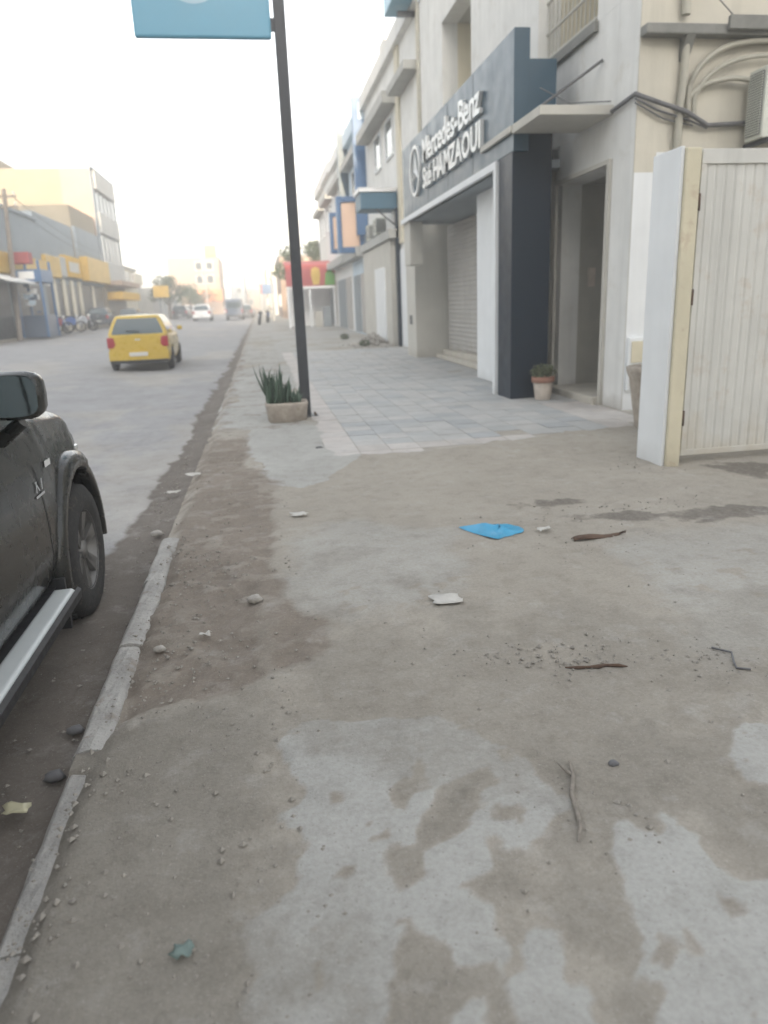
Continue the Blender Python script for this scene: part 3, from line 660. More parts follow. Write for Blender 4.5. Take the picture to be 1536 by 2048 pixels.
lf = MB(); leaf_cloud(lf, (4.38, 11.24, .47), (.21, .19, .13), 420, .03, rnd); lf.build('foliage', 'shrub_leaf', pt)
st = MB()
for k in range(14):
    a = rnd.uniform(0, 6.28); st.tube([(4.38, 11.24, .30), (4.38 + .15 * math.cos(a), 11.24 + .14 * math.sin(a), .30 + rnd.uniform(.12, .26))], .005, 4)
st.build('stem', 'bark', pt)
bp = thing('concrete_urn', (4.62, 8.2, 0), 'tall grey concrete urn planter half hidden behind the gate post', 'planter')
MB().lathe([(.001, 0), (.20, 0), (.22, .05), (.27, .35), (.31, .62), (.345, .70), (.35, .76), (.31, .77), (.29, .68), (.001, .68)], (4.62, 8.2, 0.0), 28).build('urn', 'planter_concrete', bp)
b_ = MB()
for k in range(26): blade(b_, (4.62 + rnd.uniform(-.12, .12), 8.2 + rnd.uniform(-.12, .12), .67), rnd.uniform(0, 6.28), rnd.uniform(.3, 1.2), rnd.uniform(.14, .3), .03, .5)
b_.build('foliage', 'green_leaf', bp)

# ------------------------------------------------------------------ vehicles
mat('tyre', (0.025, 0.024, 0.024), rough=0.9, var=0.3, scale=20, bump=0.3, bscale=80, stain=(0.16, 0.13, 0.10), stain_amt=0.35)
mat('rim_alloy', (0.16, 0.155, 0.15), rough=0.4, var=0.15, scale=10, metal=0.5)
mat('red_light', (0.32, 0.02, 0.03), rough=0.15, var=0.08, scale=9, coat=0.5)
mat('clear_light', (0.62, 0.62, 0.60), rough=0.12, var=0.05, scale=9, coat=0.5)
mat('amber_light', (0.62, 0.30, 0.10), rough=0.2, var=0.05, scale=9, coat=0.3)
mat('plate_white', (0.55, 0.55, 0.53), rough=0.5, var=0.05, scale=9)
mat('pickup_paint', (0.009, 0.010, 0.009), rough=0.26, var=0.12, scale=3, coat=0.35, spec=0.4, stain=(0.06, 0.045, 0.03), stain_amt=0.18, base_dirt=0.5, dirt_h=0.35, dirt_col=(0.09, 0.055, 0.035))
mat('step_silver', (0.50, 0.53, 0.53), rough=0.4, var=0.06, scale=4)
mat('taxi_yellow', (0.50, 0.35, 0.045), rough=0.3, var=0.05, scale=2, coat=0.5)
mat('car_white', (0.66, 0.67, 0.67), rough=0.3, var=0.04, scale=2, coat=0.5)
mat('car_dark', (0.035, 0.045, 0.06), rough=0.3, var=0.06, scale=2, coat=0.5)
mat('van_blue', (0.06, 0.09, 0.14), rough=0.35, var=0.06, scale=2, coat=0.4)

def lerp_tab(tab, y):
    if y <= tab[0][0]: return tab[0][1]
    for (a, va), (b, vb) in zip(tab, tab[1:]):
        if y <= b:
            t = (y - a) / (b - a); t = t * t * (3 - 2 * t); return va + (vb - va) * t
    return tab[-1][1]
def wheel(root, x, y, r, wd, side, nsp=6, dusty=True):
    """x: outer face; side +1 = right-hand side of the vehicle"""
    w_ = thing_part(root, 'wheel')
    s = -side
    prof = [(r * .58, x + s * 0.02), (r * .70, x + s * 0.0), (r * .90, x + s * .005), (r * .985, x + s * .03), (r, x + s * .06), (r, x + s * (wd - .05)), (r * .97, x + s * (wd - .02)), (r * .7, x + s * wd), (r * .58, x + s * (wd - .01))]
    t = MB().lathe(prof, (0, y, r), 36, 'x'); ty = t.build('tyre', 'tyre', root)
    tr = MB()
    for k in range(40):
        a = 2 * math.pi * k / 40
        m = MB().box(-.008, .008, .0, .012, -.06, .06).box(.02, .036, 0, .012, -.09, .02)
        for i, p in enumerate(m.v): pass
        M_ = Matrix.Translation((x + s * (wd / 2), y + math.cos(a) * r * .998, r + math.sin(a) * r * .998)) @ Matrix.Rotation(a, 4, 'X')
        tr.add([M_ @ Vector((p[2] * (wd * 3.6), p[1], p[0] * 1.8)) for p in m.v], m.f)
    tr.build('tread', 'tyre', ty)
    rm = MB().lathe([(r * .60, x + s * .015), (r * .57, x + s * .03), (r * .55, x + s * .10), (r * .01, x + s * .11)], (0, y, r), 32, 'x')
    ri = rm.build('rim', 'rim_alloy', ty)
    for k in range(nsp):
        a = 2 * math.pi * k / nsp + .3; sp_ = MB()
        for da in (-.10, .10):
            p0 = Vector((x + s * .045, y + math.cos(a) * r * .12, r + math.sin(a) * r * .12)); p1 = Vector((x + s * .022, y + math.cos(a + da) * r * .56, r + math.sin(a + da) * r * .56))
            tv = Vector((0, -math.sin(a), math.cos(a))) * r * .055; dx = Vector((s * .03, 0, 0))
            sp_.add([p0 - tv, p0 + tv, p1 + tv, p1 - tv, p0 - tv + dx, p0 + tv + dx, p1 + tv + dx, p1 - tv + dx], [(0, 1, 2, 3), (4, 7, 6, 5), (0, 4, 5, 1), (1, 5, 6, 2), (2, 6, 7, 3), (3, 7, 4, 0)])
        sp_.build('spoke', 'rim_alloy', ri)
    MB().lathe([(r * .001, x + s * .028), (r * .13, x + s * .032), (r * .16, x + s * .06)], (0, y, r), 16, 'x').build('hub_cap', 'rim_alloy', ri)
    return ty
def thing_part(root, name): return None
def shell(mb, ys, halfw, top, bot, arches, side, nz=12, crown=0.03):
    rows = []
    for y in ys:
        zb = lerp_tab(bot, y)
        for yc, zc, r in arches:
            if abs(y - yc) < r: zb = max(zb, zc + math.sqrt(r * r - (y - yc) ** 2))
        zt = lerp_tab(top, y); hw = lerp_tab(halfw, y); row = []
        for i in range(nz + 1):
            t = i / nz; z = zb + (zt - zb) * t; row.append((hw * side(z) - 0.05 * max(0, (t - .86) / .14) ** 2, y, z - 0.0))
        m = 6
        x0 = row[-1][0]
        for i in range(1, m + 1):
            u = 1 - i / m; row.append((x0 * u, y, zt + crown * (1 - u * u)))
        rows.append(row)
    full = [row + [(-p[0], p[1], p[2]) for p in row[-2::-1]] for row in rows]
    mb.grid(full)
    for row in (full[0], full[-1]):
        n = len(row); h = n // 2
        mb.add(row, [(i, i + 1, n - 2 - i, n - 1 - i) for i in range(h)])
    return mb
def cabin_fn(b, t):
    """b: (y_rear, y_front, half width, z) at the belt, t the same at the roof"""
    def at(k):
        e = k ** 0.85
        return (b[0] + (t[0] - b[0]) * e, b[1] + (t[1] - b[1]) * e, b[2] + (t[2] - b[2]) * k ** 1.4, b[3] + (t[3] - b[3]) * k)
    return at
def cabin(root, b, t, paint, crown=.05, pillars=(0.5,)):
    at = cabin_fn(b, t); m = MB(); rows = []
    def ring(r, f, w_, z, c=.09):
        pts = []
        for cx, cy, a0 in ((w_ - c, f - c, 0), (-w_ + c, f - c, 90), (-w_ + c, r + c, 180), (w_ - c, r + c, 270)):
            for k in range(5):
                a = math.radians(a0 + k * 22.5); pts.append((cx + c * math.cos(a), cy + c * math.sin(a), z))
        return pts
    for i in range(9):
        k = i / 8; r, f, w_, z = at(k); rows.append(ring(r, f, w_, z))
    r, f, w_, z = at(1)
    for q, dz in ((.93, .035), (.75, .06), (.45, .075), (.05, .08)):
        cy = (r + f) / 2; rows.append([(p[0] * q, cy + (p[1] - cy) * q, z + dz * crown / .08) for p in ring(r, f, w_, z)])
    m.grid([r_ + [r_[0]] for r_ in rows]); cb = m.build('cabin', paint, root)
    lo, hi = .06, .90; e = .006
    def pane(name, fn):
        g = MB().grid([[fn(u / 6, lo + (hi - lo) * v / 5) for u in range(7)] for v in range(6)]); g.build(name, 'car_glass', cb)
    def rear(u, k): r, f, w_, z = at(k); return ((w_ - .10) * (2 * u - 1), r - e, z)
    def front(u, k): r, f, w_, z = at(k); return ((w_ - .10) * (2 * u - 1), f + e, z)
    pane('rear_window', rear); pane('windscreen', front)
    cuts = [0.0] + list(pillars) + [1.0]
    for s in (1, -1):
        for a, c in zip(cuts, cuts[1:]):
            def sidep(u, k, a=a, c=c, s=s):
                r, f, w_, z = at(k); r += .14; f -= .14; g_ = .03
                y0 = r + (f - r) * a + (g_ if a > 0 else 0); y1 = r + (f - r) * c - (g_ if c < 1 else 0); return (s * (w_ + e), y0 + (y1 - y0) * u, z)
            pane('side_window', sidep)
    return cb
def hatchback(label, paint, group, L_=3.95, W=1.66, H=1.46, name='hatchback_car', detailed=True):
    root = thing(name, (0, 0, 0), label, 'car', group); hw = W / 2
    ys = sorted(set([0, .02, .06, .12, .2, .3] + [0.3 + i * .12 for i in range(30) if .3 + i * .12 < L_ - .3] + [L_ - .3, L_ - .2, L_ - .12, L_ - .06, L_ - .02, L_] + [.72 + .34 * math.cos(math.pi * i / 10) for i in range(11)] + [3.2 + .34 * math.cos(math.pi * i / 10) for i in range(11)]))
    b = MB()
    shell(b, ys, [(0, hw * .90), (.3, hw * .985), (1.5, hw), (3.0, hw * .985), (3.6, hw * .93), (L_, hw * .74)],
          [(0, .90), (.25, .97), (1.2, .96), (2.75, .98), (3.1, .92), (3.7, .78), (L_, .62)], [(0, .42), (.15, .26), (3.7, .24), (L_, .34)],
          [(.72, .30, .345), (3.2, .30, .345)], lambda z: 1 - .10 * max(0, (.5 - z) / .3) ** 2 - .05 * max(0, (z - .6) / .4) ** 2, nz=10)
    b.build('body', paint, root)
    cabin(root, (.10, 3.0, hw * .94, .93), (.34, 2.15, hw * .70, H - .05), paint, pillars=(.25, .62))
    for x, s in ((hw + .005, 1), (-hw - .005, -1)):
        for y in (.72, 3.2): wheel(root, x, y, .30, .18, s, 5)
    bm = MB(); n = 12
    bm.grid([[((hw * .93) * (2 * i / n - 1), -.06 - .05 * (1 - abs(2 * i / n - 1) ** 4), z + 0) for i in range(n + 1)] for z in (.30, .34, .50, .54)]); bm.box(-hw * .9, hw * .9, -.06, .05, .30, .535)
    bm.build('rear_bumper', paint, root)
    MB().box(-hw * .9, hw * .9, -.10, .08, .22, .298).build('rear_valance', 'black_plastic', root)
    for s in (1, -1):
        MB().prism([(s * hw * .95, .62), (s * hw * .95, .90), (s * hw * .74, .88), (s * hw * .70, .70), (s * hw * .78, .62)], 'y', -.02, .10).build('tail_light', 'red_light', root, bevel=.02)
        MB().prism([(s * hw * .45, .60), (s * hw * .80, .64), (s * hw * .82, .74), (s * hw * .5, .70)], 'y', L_ - .06, L_ + .01).build('headlight', 'clear_light', root)
        m_ = MB().box(s * (hw + .02), s * (hw + .17), 2.55, 2.63, .98, 1.10); m_.build('mirror', paint, root, bevel=.03)
        for y in (1.2, 2.35): MB().box(s * (hw * .995), s * (hw + .012), y, y + .16, .80, .83).build('door_handle', 'black_plastic', root)
    MB().box(-.24, .24, -.130, -.112, .40, .50).build('number_plate', 'plate_white', root)
    MB().box(-.07, .07, -.016, 0.0, .80, .84).build('badge', 'silver', root)
    MB().tube([(.05, .12, 1.02), (-.30, .14, 1.05)], .012, 5).build('rear_wiper', 'black_plastic', root)
    return root

taxi = hatchback('yellow taxi hatchback driving away down the road', 'taxi_yellow', None, name='taxi')
taxi.location = (-3.58, 22.6, float(road_z(np.array(-4.0))) + G(23) + .015); taxi.rotation_euler = (0, .0, math.radians(1.5))
taxi.scale = (1.08, 1.08, 1.1)

# dark pickup parked at the kerb
PX, PY, PZ = -2.09, -0.68, -0.15
pk = thing('pickup_truck', (0, 0, 0), 'dark muddy pickup truck parked at the kerb with wide side step', 'pickup truck')
hw = .95; FW, RW = 5.08, 1.95
ys = sorted(set([0, .05, .15] + [.15 + i * .11 for i in range(50) if .15 + i * .11 < 5.6] + [5.6, 5.7, 5.78, 5.84, 5.88, 5.9] + [FW + .49 * math.cos(math.pi * i / 24) for i in range(25)] + [RW + .49 * math.cos(math.pi * i / 14) for i in range(15)]))
b = MB()
shell(b, ys, [(0, hw * .97), (.3, hw), (4.6, hw), (5.3, hw * .97), (5.62, hw * .90), (5.9, hw * .72)],
      [(0, 1.16), (2.0, 1.22), (4.3, 1.29), (4.7, 1.29), (5.2, 1.23), (5.6, 1.10), (5.9, .88)], [(0, .52), (.6, .46), (5.4, .42), (5.9, .46)],
      [(FW, .42, .49), (RW, .42, .49)], lambda z: 1 - .07 * max(0, (.62 - z) / .25) ** 2 - .055 * max(0, (z - .72) / .4) ** 2, nz=16, crown=.06)
b.build('body', 'pickup_paint', pk)
cabin(pk, (2.3, 4.62, hw * .945, 1.25), (2.75, 3.75, hw * .76, 1.82), 'pickup_paint', pillars=(.5,))
for x, s in ((hw + .02, 1), (-hw - .02, -1)):
    for y in (FW, RW): wheel(pk, x, y, .40, .26, s, 6)
MB().box(-hw + .12, hw - .12, .2, 5.6, .36, .50).build('chassis', 'black_plastic', pk)
for yc in (FW, RW):
    for s in (1, -1):
        # wheel well and flare
        wv = MB(); rows = []
        for k in range(21):
            a = math.pi * k / 20 * 1.06 - .09; rows.append([(s * (hw - .04), yc + .485 * math.cos(a), .42 + .485 * math.sin(a)), (s * (hw - .34), yc + .485 * math.cos(a), .42 + .485 * math.sin(a))])
        wv.grid(rows); wv.box(s * (hw - .36), s * (hw - .34), yc - .48, yc + .48, .36, .88); wv.build('wheel_well', 'black_plastic', pk)
        fl = MB(); rows = []
        for k in range(25):
            a = math.pi * k / 24 * 1.10 - .15; ca, sa = math.cos(a), math.sin(a); x0 = hw * (1 if yc < 4 else .985) - (0.02 if yc > 4 and ca > .5 else 0)
            rows.append([(s * (x0 - .03), yc + r * ca, .42 + r * sa) if d < 0 else (s * (x0 + d), yc + r * ca, .42 + r * sa) for r, d in ((.482, -1), (.478, .03), (.49, .042), (.53, .04), (.575, .012), (.58, -1))])
        fl.grid(rows); fl.build('wheel_flare', 'pickup_paint' if yc > 4 else 'pickup_paint', pk)
stp = MB().prism([(hw - .14, .385), (hw + .055, .39), (hw + .075, .375), (hw + .068, .34), (hw - .14, .32)], 'y', 2.55, 4.45).build('side_step', 'step_silver', pk, bevel=.008)
MB().prism([(hw + .076, .385), (hw + .094, .37), (hw + .09, .325), (hw + .069, .33)], 'y', 2.52, 4.48).build('step_trim', 'black_plastic', stp)
MB().prism([(hw - .02, .40), (hw - .36, .34), (-hw + .36, .34), (-hw - .0, .40), (-hw - .15, .40), (-hw - .15, .36), (-hw, .34)][:4], 'y', 2.55, 4.45).build('sill', 'black_plastic', pk)
MB().prism([(hw + .02, .16), (hw + .02, .44), (hw - .25, .44), (hw - .25, .16)], 'y', 4.46, 4.485).build('mudflap', 'black_plastic', pk)
for s in (1, -1):
    mr = MB(); rows = []
    for k, (y, q) in enumerate(((4.02, .86), (4.05, 1.0), (4.12, .97), (4.18, .78), (4.21, .45), (4.22, .05))):
        ring = []
        for i in range(20):
            a = 2 * math.pi * i / 20; ca, sa = math.cos(a), math.sin(a); e = .55
            ring.append((s * (hw + .06 + .125 * q * math.copysign(abs(ca) ** e, ca)), y, 1.43 + .105 * q * math.copysign(abs(sa) ** e, sa)))
        rows.append(ring + [ring[0]])
    mr.grid(rows); mr.tube([(s * (hw - .06), 4.14, 1.22), (s * (hw + .06), 4.12, 1.31)], [.035, .03], 8); mo = mr.build('mirror', 'pickup_paint', pk)
    ring = [(s * (hw + .06 + .108 * math.copysign(abs(math.cos(2 * math.pi * i / 20)) ** .55, math.cos(2 * math.pi * i / 20))), 4.018, 1.43 + .088 * math.copysign(abs(math.sin(2 * math.pi * i / 20)) ** .55, math.sin(2 * math.pi * i / 20))) for i in range(20)]
    mat('mirror_glass', (0.35, 0.40, 0.42), rough=0.03, var=0.02, metal=1.0)
    MB().add(ring, [tuple(range(20))]).build('mirror_glass', 'mirror_glass', mo)
    sd_ = lambda z: hw * (1 - .07 * max(0, (.62 - z) / .25) ** 2 - .055 * max(0, (z - .72) / .4) ** 2)
    for yg in (4.44, 3.30):
        MB().grid([[(s * (sd_(z) + .0025), yg + dy, z) for dy in (-.006, .006)] for z in [.50 + .05 * q for q in range(12)]]).build('door_gap', 'black_plastic', pk)
    MB().box(s * (sd_(.98) - .01), s * (sd_(.98) + .035), 3.42, 3.62, .98, 1.02).build('door_handle', 'silver', pk, bevel=.012)
    def patch(nm, m_, y0, y1, z0, z1, sl=0.0):
        MB().grid([[(s * (sd_(z0 + (z1 - z0) * v) + .006), y0 + (y1 - y0) * u + sl * v, z0 + (z1 - z0) * v) for u in (0, .5, 1)] for v in (0, .5, 1)]).build(nm, m_, pk)
    patch('side_indicator', 'clear_light', 4.60, 4.70, 1.005, 1.035, .02)
    patch('badge', 'silver', 4.34, 4.48, .90, .912); patch('badge', 'silver', 4.36, 4.375, .925, .975, .035); patch('badge', 'silver', 4.41, 4.425, .925, .975, -.03); patch('badge', 'silver', 4.45, 4.465, .925, .975, .03)
    MB().prism([(s * .55, .80), (s * .84, .86), (s * .86, .96), (s * .6, .95)], 'y', 5.5, 5.62).build('headlight', 'clear_light', pk, bevel=.02)
MB().box(-.80, .80, 5.72, 6.0, .42, .66).build('front_bumper', 'pickup_paint', pk, bevel=.06)
MB().box(-hw * .93, hw * .93, -.12, .02, .50, .66).build('rear_bumper', 'silver', pk, bevel=.03)
for s in (1, -1): MB().box(s * hw * .80, s * hw * .98, -.02, .08, .72, 1.02).build('tail_light', 'red_light', pk, bevel=.02)
pk.location = (PX, PY, PZ)

def place_car(root, x, y, yaw, sc=1.0):
    root.location = (x, y, float(road_z(np.array(x))) + G(y) + .02); root.rotation_euler = (0, 0, math.radians(yaw)); root.scale = (sc, sc, sc)
c1 = hatchback('dark blue hatchback parked by the yellow shop across the road, nearest the motorbikes', 'car_dark', 'cars parked across the road')
place_car(c1, -12.3, 60.5, 4); c1.location.z = .34 + G(62)
c2 = copy_tree(c1); c2['label'] = 'second dark parked hatchback, farther along and right behind the taxi roof'; place_car(c2, -11.3, 68, 2)
c3 = hatchback('white car far down the road, left of the blue van', 'car_white', None, name='white_car'); place_car(c3, -6.3, 84, 0, 1.2)
vn = thing('van', (0, 0, 0), 'blue grey van far down the middle of the road', 'van')
b = MB(); shell(b, [0, .05, .2] + [.2 + .2 * i for i in range(1, 24)] + [5.0, 5.15], [(0, .92), (.3, 1.0), (4.4, 1.0), (5.15, .8)], [(0, 2.2), (.2, 2.3), (3.6, 2.3), (4.3, 1.3), (5.15, 1.0)], [(0, .4), (5.15, .4)], [(1.0, .35, .42), (4.1, .35, .42)], lambda z: 1 - .08 * max(0, (z - 1.2)) ** 2, nz=12)
b.build('body', 'van_blue', vn)
MB().box(-.75, .75, -.012, .0, 1.35, 1.95).build('rear_window', 'car_glass', vn)
for s in (1, -1):
    MB().box(s * .80, s * .93, -.02, .05, .8, 1.2).build('tail_light', 'red_light', vn)
    for y in (1.0, 4.1): wheel(vn, s * 1.0, y, .35, .2, s, 5)
MB().box(-.9, .9, -.1, .02, .4, .58).build('rear_bumper', 'black_plastic', vn)
place_car(vn, -2.9, 88, 0, 1.0)
def motorbike(x, y, yaw, label, paint):
    r = thing('motorbike', (0, 0, 0), label, 'motorbike', 'motorbikes outside the shops across the road')
    for yy in (0, 1.25):
        t = MB().lathe([(.24, -.05), (.29, -.06), (.31, 0), (.29, .06), (.24, .05), (.24, -.05)], (0, yy, .31), 20, 'x').build('wheel', 'tyre', r)
        m_ = MB()
        for k in range(6): a = k * math.pi / 3; m_.tube([(0, yy, .31), (0, yy + .25 * math.cos(a), .31 + .25 * math.sin(a))], .012, 4)
        m_.build('rim', 'rim_alloy', t)
    MB().prism([(.25, .40), (.95, .42), (1.02, .72), (.80, .88), (.55, .80), (.2, .62)], 'x', -.11, .11).build('engine_body', paint, r, bevel=.05)
    MB().prism([(-.25, .74), (.55, .76), (.5, .86), (-.1, .90), (-.3, .86)], 'x', -.13, .13).build('seat', 'black_plastic', r, bevel=.03)
    MB().tube([(0, 1.25, .31), (0, 1.02, .95)], .03, 6).build('fork', 'silver', r)
    MB().tube([(-.34, .92, 1.02), (0, 1.0, .98), (.34, .92, 1.02)], .018, 6).build('handlebar', 'black_plastic', r)
    MB().lathe([(.001, 1.16), (.08, 1.14), (.09, 1.02), (.001, 1.0)], (0, 0, .86), 12, 'y').build('headlamp', 'clear_light', r)
    r.location = (x, y, .33 + G(y)); r.rotation_euler = (0, math.radians(7), math.radians(yaw)); r.scale = (1.15,) * 3
mat('bike_red', (0.35, 0.03, 0.04), rough=.3, var=.06, coat=.4); mat('bike_blue', (0.04, 0.10, 0.30), rough=.3, var=.06, coat=.4); mat('bike_grey', (0.4, 0.42, 0.45), rough=.3, var=.06, coat=.4)
motorbike(-12.9, 47.5, -65, 'red motorbike parked just right of the blue kiosk across the road', 'bike_red')
motorbike(-12.6, 49.6, -62, 'blue motorbike, second from the blue kiosk across the road', 'bike_blue')
motorbike(-12.4, 52.0, -68, 'grey motorbike, third from the blue kiosk, next to the dark car', 'bike_grey')

motorbike(-.1, 60.0, 4, 'motorbike standing on the far sidewalk, left of the red awning stall', 'bike_grey')
motorbike(.5, 66.0, -6, 'farther motorbike on the right sidewalk, beyond the red awning stall', 'bike_blue')
for o in COL.objects:
    if o.name.startswith('motorbike') and o.parent is None and o.location.x > -2: o['group'] = 'motorbikes on the far sidewalk'; o.location.z = G(o.location.y) + .02

for k, (x, y, src, lab) in enumerate(((-1.9, 98, c1, 'dark car parked at the right kerb far down the street'), (-2.1, 112, c3, 'pale car parked at the right kerb farther than the dark one'), (-9.6, 94, c1, 'dark car parked under the round tree across the road'), (-5.0, 128, c3, 'most distant pale car in the middle of the road'), (-10.2, 112, c3, 'pale car parked by the second low tree across the road'))):
    q = copy_tree(src); q['label'] = lab; q['group'] = 'far cars down the street'; place_car(q, x, y, rnd.uniform(-3, 3), 1.1)

# ------------------------------------------------------------------ the other buildings
def windows(root, axis, face, out, spans, zs, wmat='window_glass', fmat='white_paint', t=.07):
    """axis 'x': on a wall of constant x at 'face', facing direction out(+-1); spans along y"""
    for a, b_ in spans:
        for z0, z1 in zs:
            f = MB()
            for u0, u1, v0, v1 in ((a, b_, z1 - t, z1), (a, b_, z0, z0 + t), (a, a + t, z0 + t, z1 - t), (b_ - t, b_, z0 + t, z1 - t)):
                if axis == 'x': f.box(face, face + out * .06, u0, u1, v0, v1)
                else: f.box(u0, u1, face, face + out * .06, v0, v1)
            w_ = f.build('window', fmat, root); g = MB()
            if axis == 'x': g.box(face + out * .003, face + out * .02, a + t, b_ - t, z0 + t, z1 - t)
            else: g.box(a + t, b_ - t, face + out * .003, face + out * .02, z0 + t, z1 - t)
            g.build('pane', wmat, w_)
def shutter(root, face, out, a, b_, z0, z1, m='shutter_grey'):
    s_ = MB().box(face, face + out * .03, a, b_, z0, z1).build('shutter', m, root); z = z0 + .05
    while z < z1 - .1: MB().box(face + out * .0305, face + out * .045, a + .05, b_ - .05, z, z + .13).build('shutter_slat', m, s_); z += .17

# right-hand row beyond the showroom
B = thing('building', (6.5, 28, 0), 'cream and white two storey building right after the dark sign, with long shaded lintels', 'building')
g0 = G(28)
MB().box(5.05, 11, 22.42, 34.2, -.2, 9.95).build('wall', 'white_plaster', B)
for a in (22.5, 26.0): MB().box(4.98, 5.048, a, a + .6, 3.6, 9.545).build('pilaster', 'cream_plaster', B)
MB().box(4.60, 5.048, 23.11, 25.99, 8.05, 8.30).build('lintel', 'grey_plaster', B, bevel=.02)
MB().box(4.55, 5.048, 26.7, 33.5, 8.05, 8.42).build('lintel', 'grey_plaster', B, bevel=.02)
MB().box(4.85, 5.048, 22.45, 34.2, 9.55, 10.05).build('parapet', 'white_plaster', B)
MB().box(4.9, 5.3, 27.6, 28.9, 10.052, 10.35).build('parapet_step', 'white_plaster', B)
MB().box(4.72, 5.046, 27.0, 34.0, .1, 3.75).build('ground_floor_wall', 'greige', B)
shutter(B, 4.719, -1, 28.2, 30.6, .2, 2.9, 'white_paint')
MB().box(5.0, 5.047, 23.4, 26.6, .05, 3.4).build('white_infill', 'white_paint', B)
windows(B, 'x', 5.047, -1, [(27.4, 28.9), (30.0, 31.5)], [(6.6, 7.9)])
MB().box(4.62, 5.048, 26.62, 34.1, 3.80, 4.1).build('cornice', 'grey_plaster', B)
for k, (a, zz) in enumerate(((29.6, 4.5), (31.6, 4.45))):
    ac = thing('air_conditioner', (4.8, a, zz), ['small outdoor air conditioner above the wall, first after the blue awning', 'small outdoor air conditioner farther along the same wall, by the blue framed sign'][k], 'air conditioner', None)
    MB().box(4.66, 5.02, a, a + .8, zz - .3, zz + .3).build('casing', 'ac_white', ac, bevel=.02)
    MB().lathe([(.23, 4.655), (.23, 4.64), (.19, 4.64), (.19, 4.655)], (0, a + .34, zz), 18, 'x').build('fan_ring', 'ac_fin', ac)
    MB().box(4.66, 5.02, a - .012, a - .002, zz - .25, zz + .25).build('side_grille', 'ac_fin', ac)
o = MB().tube([(4.93, 22.48, 9.6), (4.93, 22.48, 3.7)], .06, 8).build('downpipe', 'pipe_beige'); tag(o, 'tall dull downpipe between the white showroom building and its neighbour', 'pipe')
rs = thing('roof_sign', (4.8, 23, 10), 'blue box sign up at the roof edge at the top of the picture', 'sign')
MB().box(4.25, 4.84, 22.6, 24.0, 9.62, 10.6).build('box', 'sign_panel_blue', rs, bevel=.02)
MB().box(4.5, 5.0, 23.2, 23.3, 9.4, 9.53).build('bracket', 'dark_steel', rs)
aw = thing('projecting_awning', (4.4, 27, 5), 'teal blue box awning jutting out from the wall with a diagonal strut', 'awning')
MB().box(3.72, 5.0, 26.85, 28.2, 4.78, 5.32).build('box', 'teal_blue', aw, bevel=.02)
MB().box(3.66, 5.0, 26.80, 28.25, 5.322, 5.47).build('top_rail', 'silver', aw, bevel=.01)
MB().tube([(4.25, 26.9, 4.78), (5.03, 26.9, 4.15)], .025, 6).build('strut', 'black_plastic', aw)
np_ = MB().box(5.0 - .12, 5.0 + .03, 26.62, 26.8, .08, 4.78).build('blue_post', 'navy_cladding'); tag(np_, 'narrow dark blue post under the awning, beside the white infill wall', 'post')
bs = thing('projecting_sign', (4.5, 37, 4), 'blue framed box sign with a peach face hanging over the far shops', 'sign')
MB().box(3.75, 3.95, 35.0, 35.5, 3.9, 6.3).box(4.75, 4.95, 35.0, 35.5, 3.9, 6.3).box(3.95, 4.75, 35.0, 35.5, 3.9, 4.15).box(3.95, 4.75, 35.0, 35.5, 6.05, 6.3).build('frame', 'bright_blue', bs, bevel=.02)
MB().box(3.95, 4.75, 35.08, 35.4, 4.15, 6.05).build('face', 'peach_face', bs)
bs2 = copy_tree(bs); bs2['label'] = 'smaller blue framed box sign just behind the first one, over the far shops'; bs2.location = (bs.location.x - .1, 41, 4.25); bs2.scale = (.8, 1, .8)
ORG.pop(bs2.name, None)
AC.location.x += .30; AC.location.z += .10
row = [('pale_blue_wall', 34.25, 40.5, 9.75, 'pale blue house with a tall blue fin, third building from the gate', 'bright_blue'),
       ('far_white', 40.55, 48.6, 9.9, 'pale house with a blue edged parapet, fourth building from the gate', 'sign_blue'),
       ('far_white', 48.65, 54.5, 10.1, 'white house between two parapet steps, fifth building from the gate', None),
       ('white_plaster', 54.55, 61.0, 10.0, 'last tall white house of the near row, its end wall against the sky', None)]
for m_, a, b_, tp, lab, fin in row:
    h = thing('house', (6.5, (a + b_) / 2, 0), lab, 'house')
    MB().box(5.05, 11, a, b_, 0, tp).build('wall', m_, h)
    MB().box(4.8, 5.048, a, b_, tp - .5, tp + .12).build('parapet', m_, h)
    if fin: MB().box(4.55, 5.047, a + .01, a + .35, 4.6, tp + .35).build('fin', fin, h, bevel=.01)
    else: MB().box(4.75, 5.4, a + .02, a + .5, tp + .122, tp + .5).build('parapet_step', m_, h)
    windows(h, 'x', 5.047, -1, [(a + 1.0, a + 2.4), (a + 3.4, a + 4.8)], [(6.4, 7.9)])
    MB().box(4.6, 5.046, a + .8, b_ - .3, 8.1, 8.4).build('lintel', 'grey_plaster', h)
    MB().box(4.5, 5.046, a + .4, b_ - .1, 3.6 + G(a), 4.0 + G(a)).build('canopy', 'grey_plaster', h)
    shutter(h, 5.046, -1, a + .8, a + 3.2, G(a) + .1, G(a) + 2.9); shutter(h, 5.046, -1, a + 3.6, b_ - .4, G(a) + .1, G(a) + 2.9, 'slate_wall')
far_r = [(66, 80, 2.9, 4.4, 'far_white', 'low white wall fronted building beyond the red awning'), (81, 100, 2.4, 6.2, 'peach_wall', 'peach low building farther down the right side'), (102, 130, 2.0, 5.4, 'far_white', 'distant white building at the end of the right side'), (132, 170, 1.6, 7.5, 'cream_plaster', 'most distant cream block on the right side, in sunlight')]
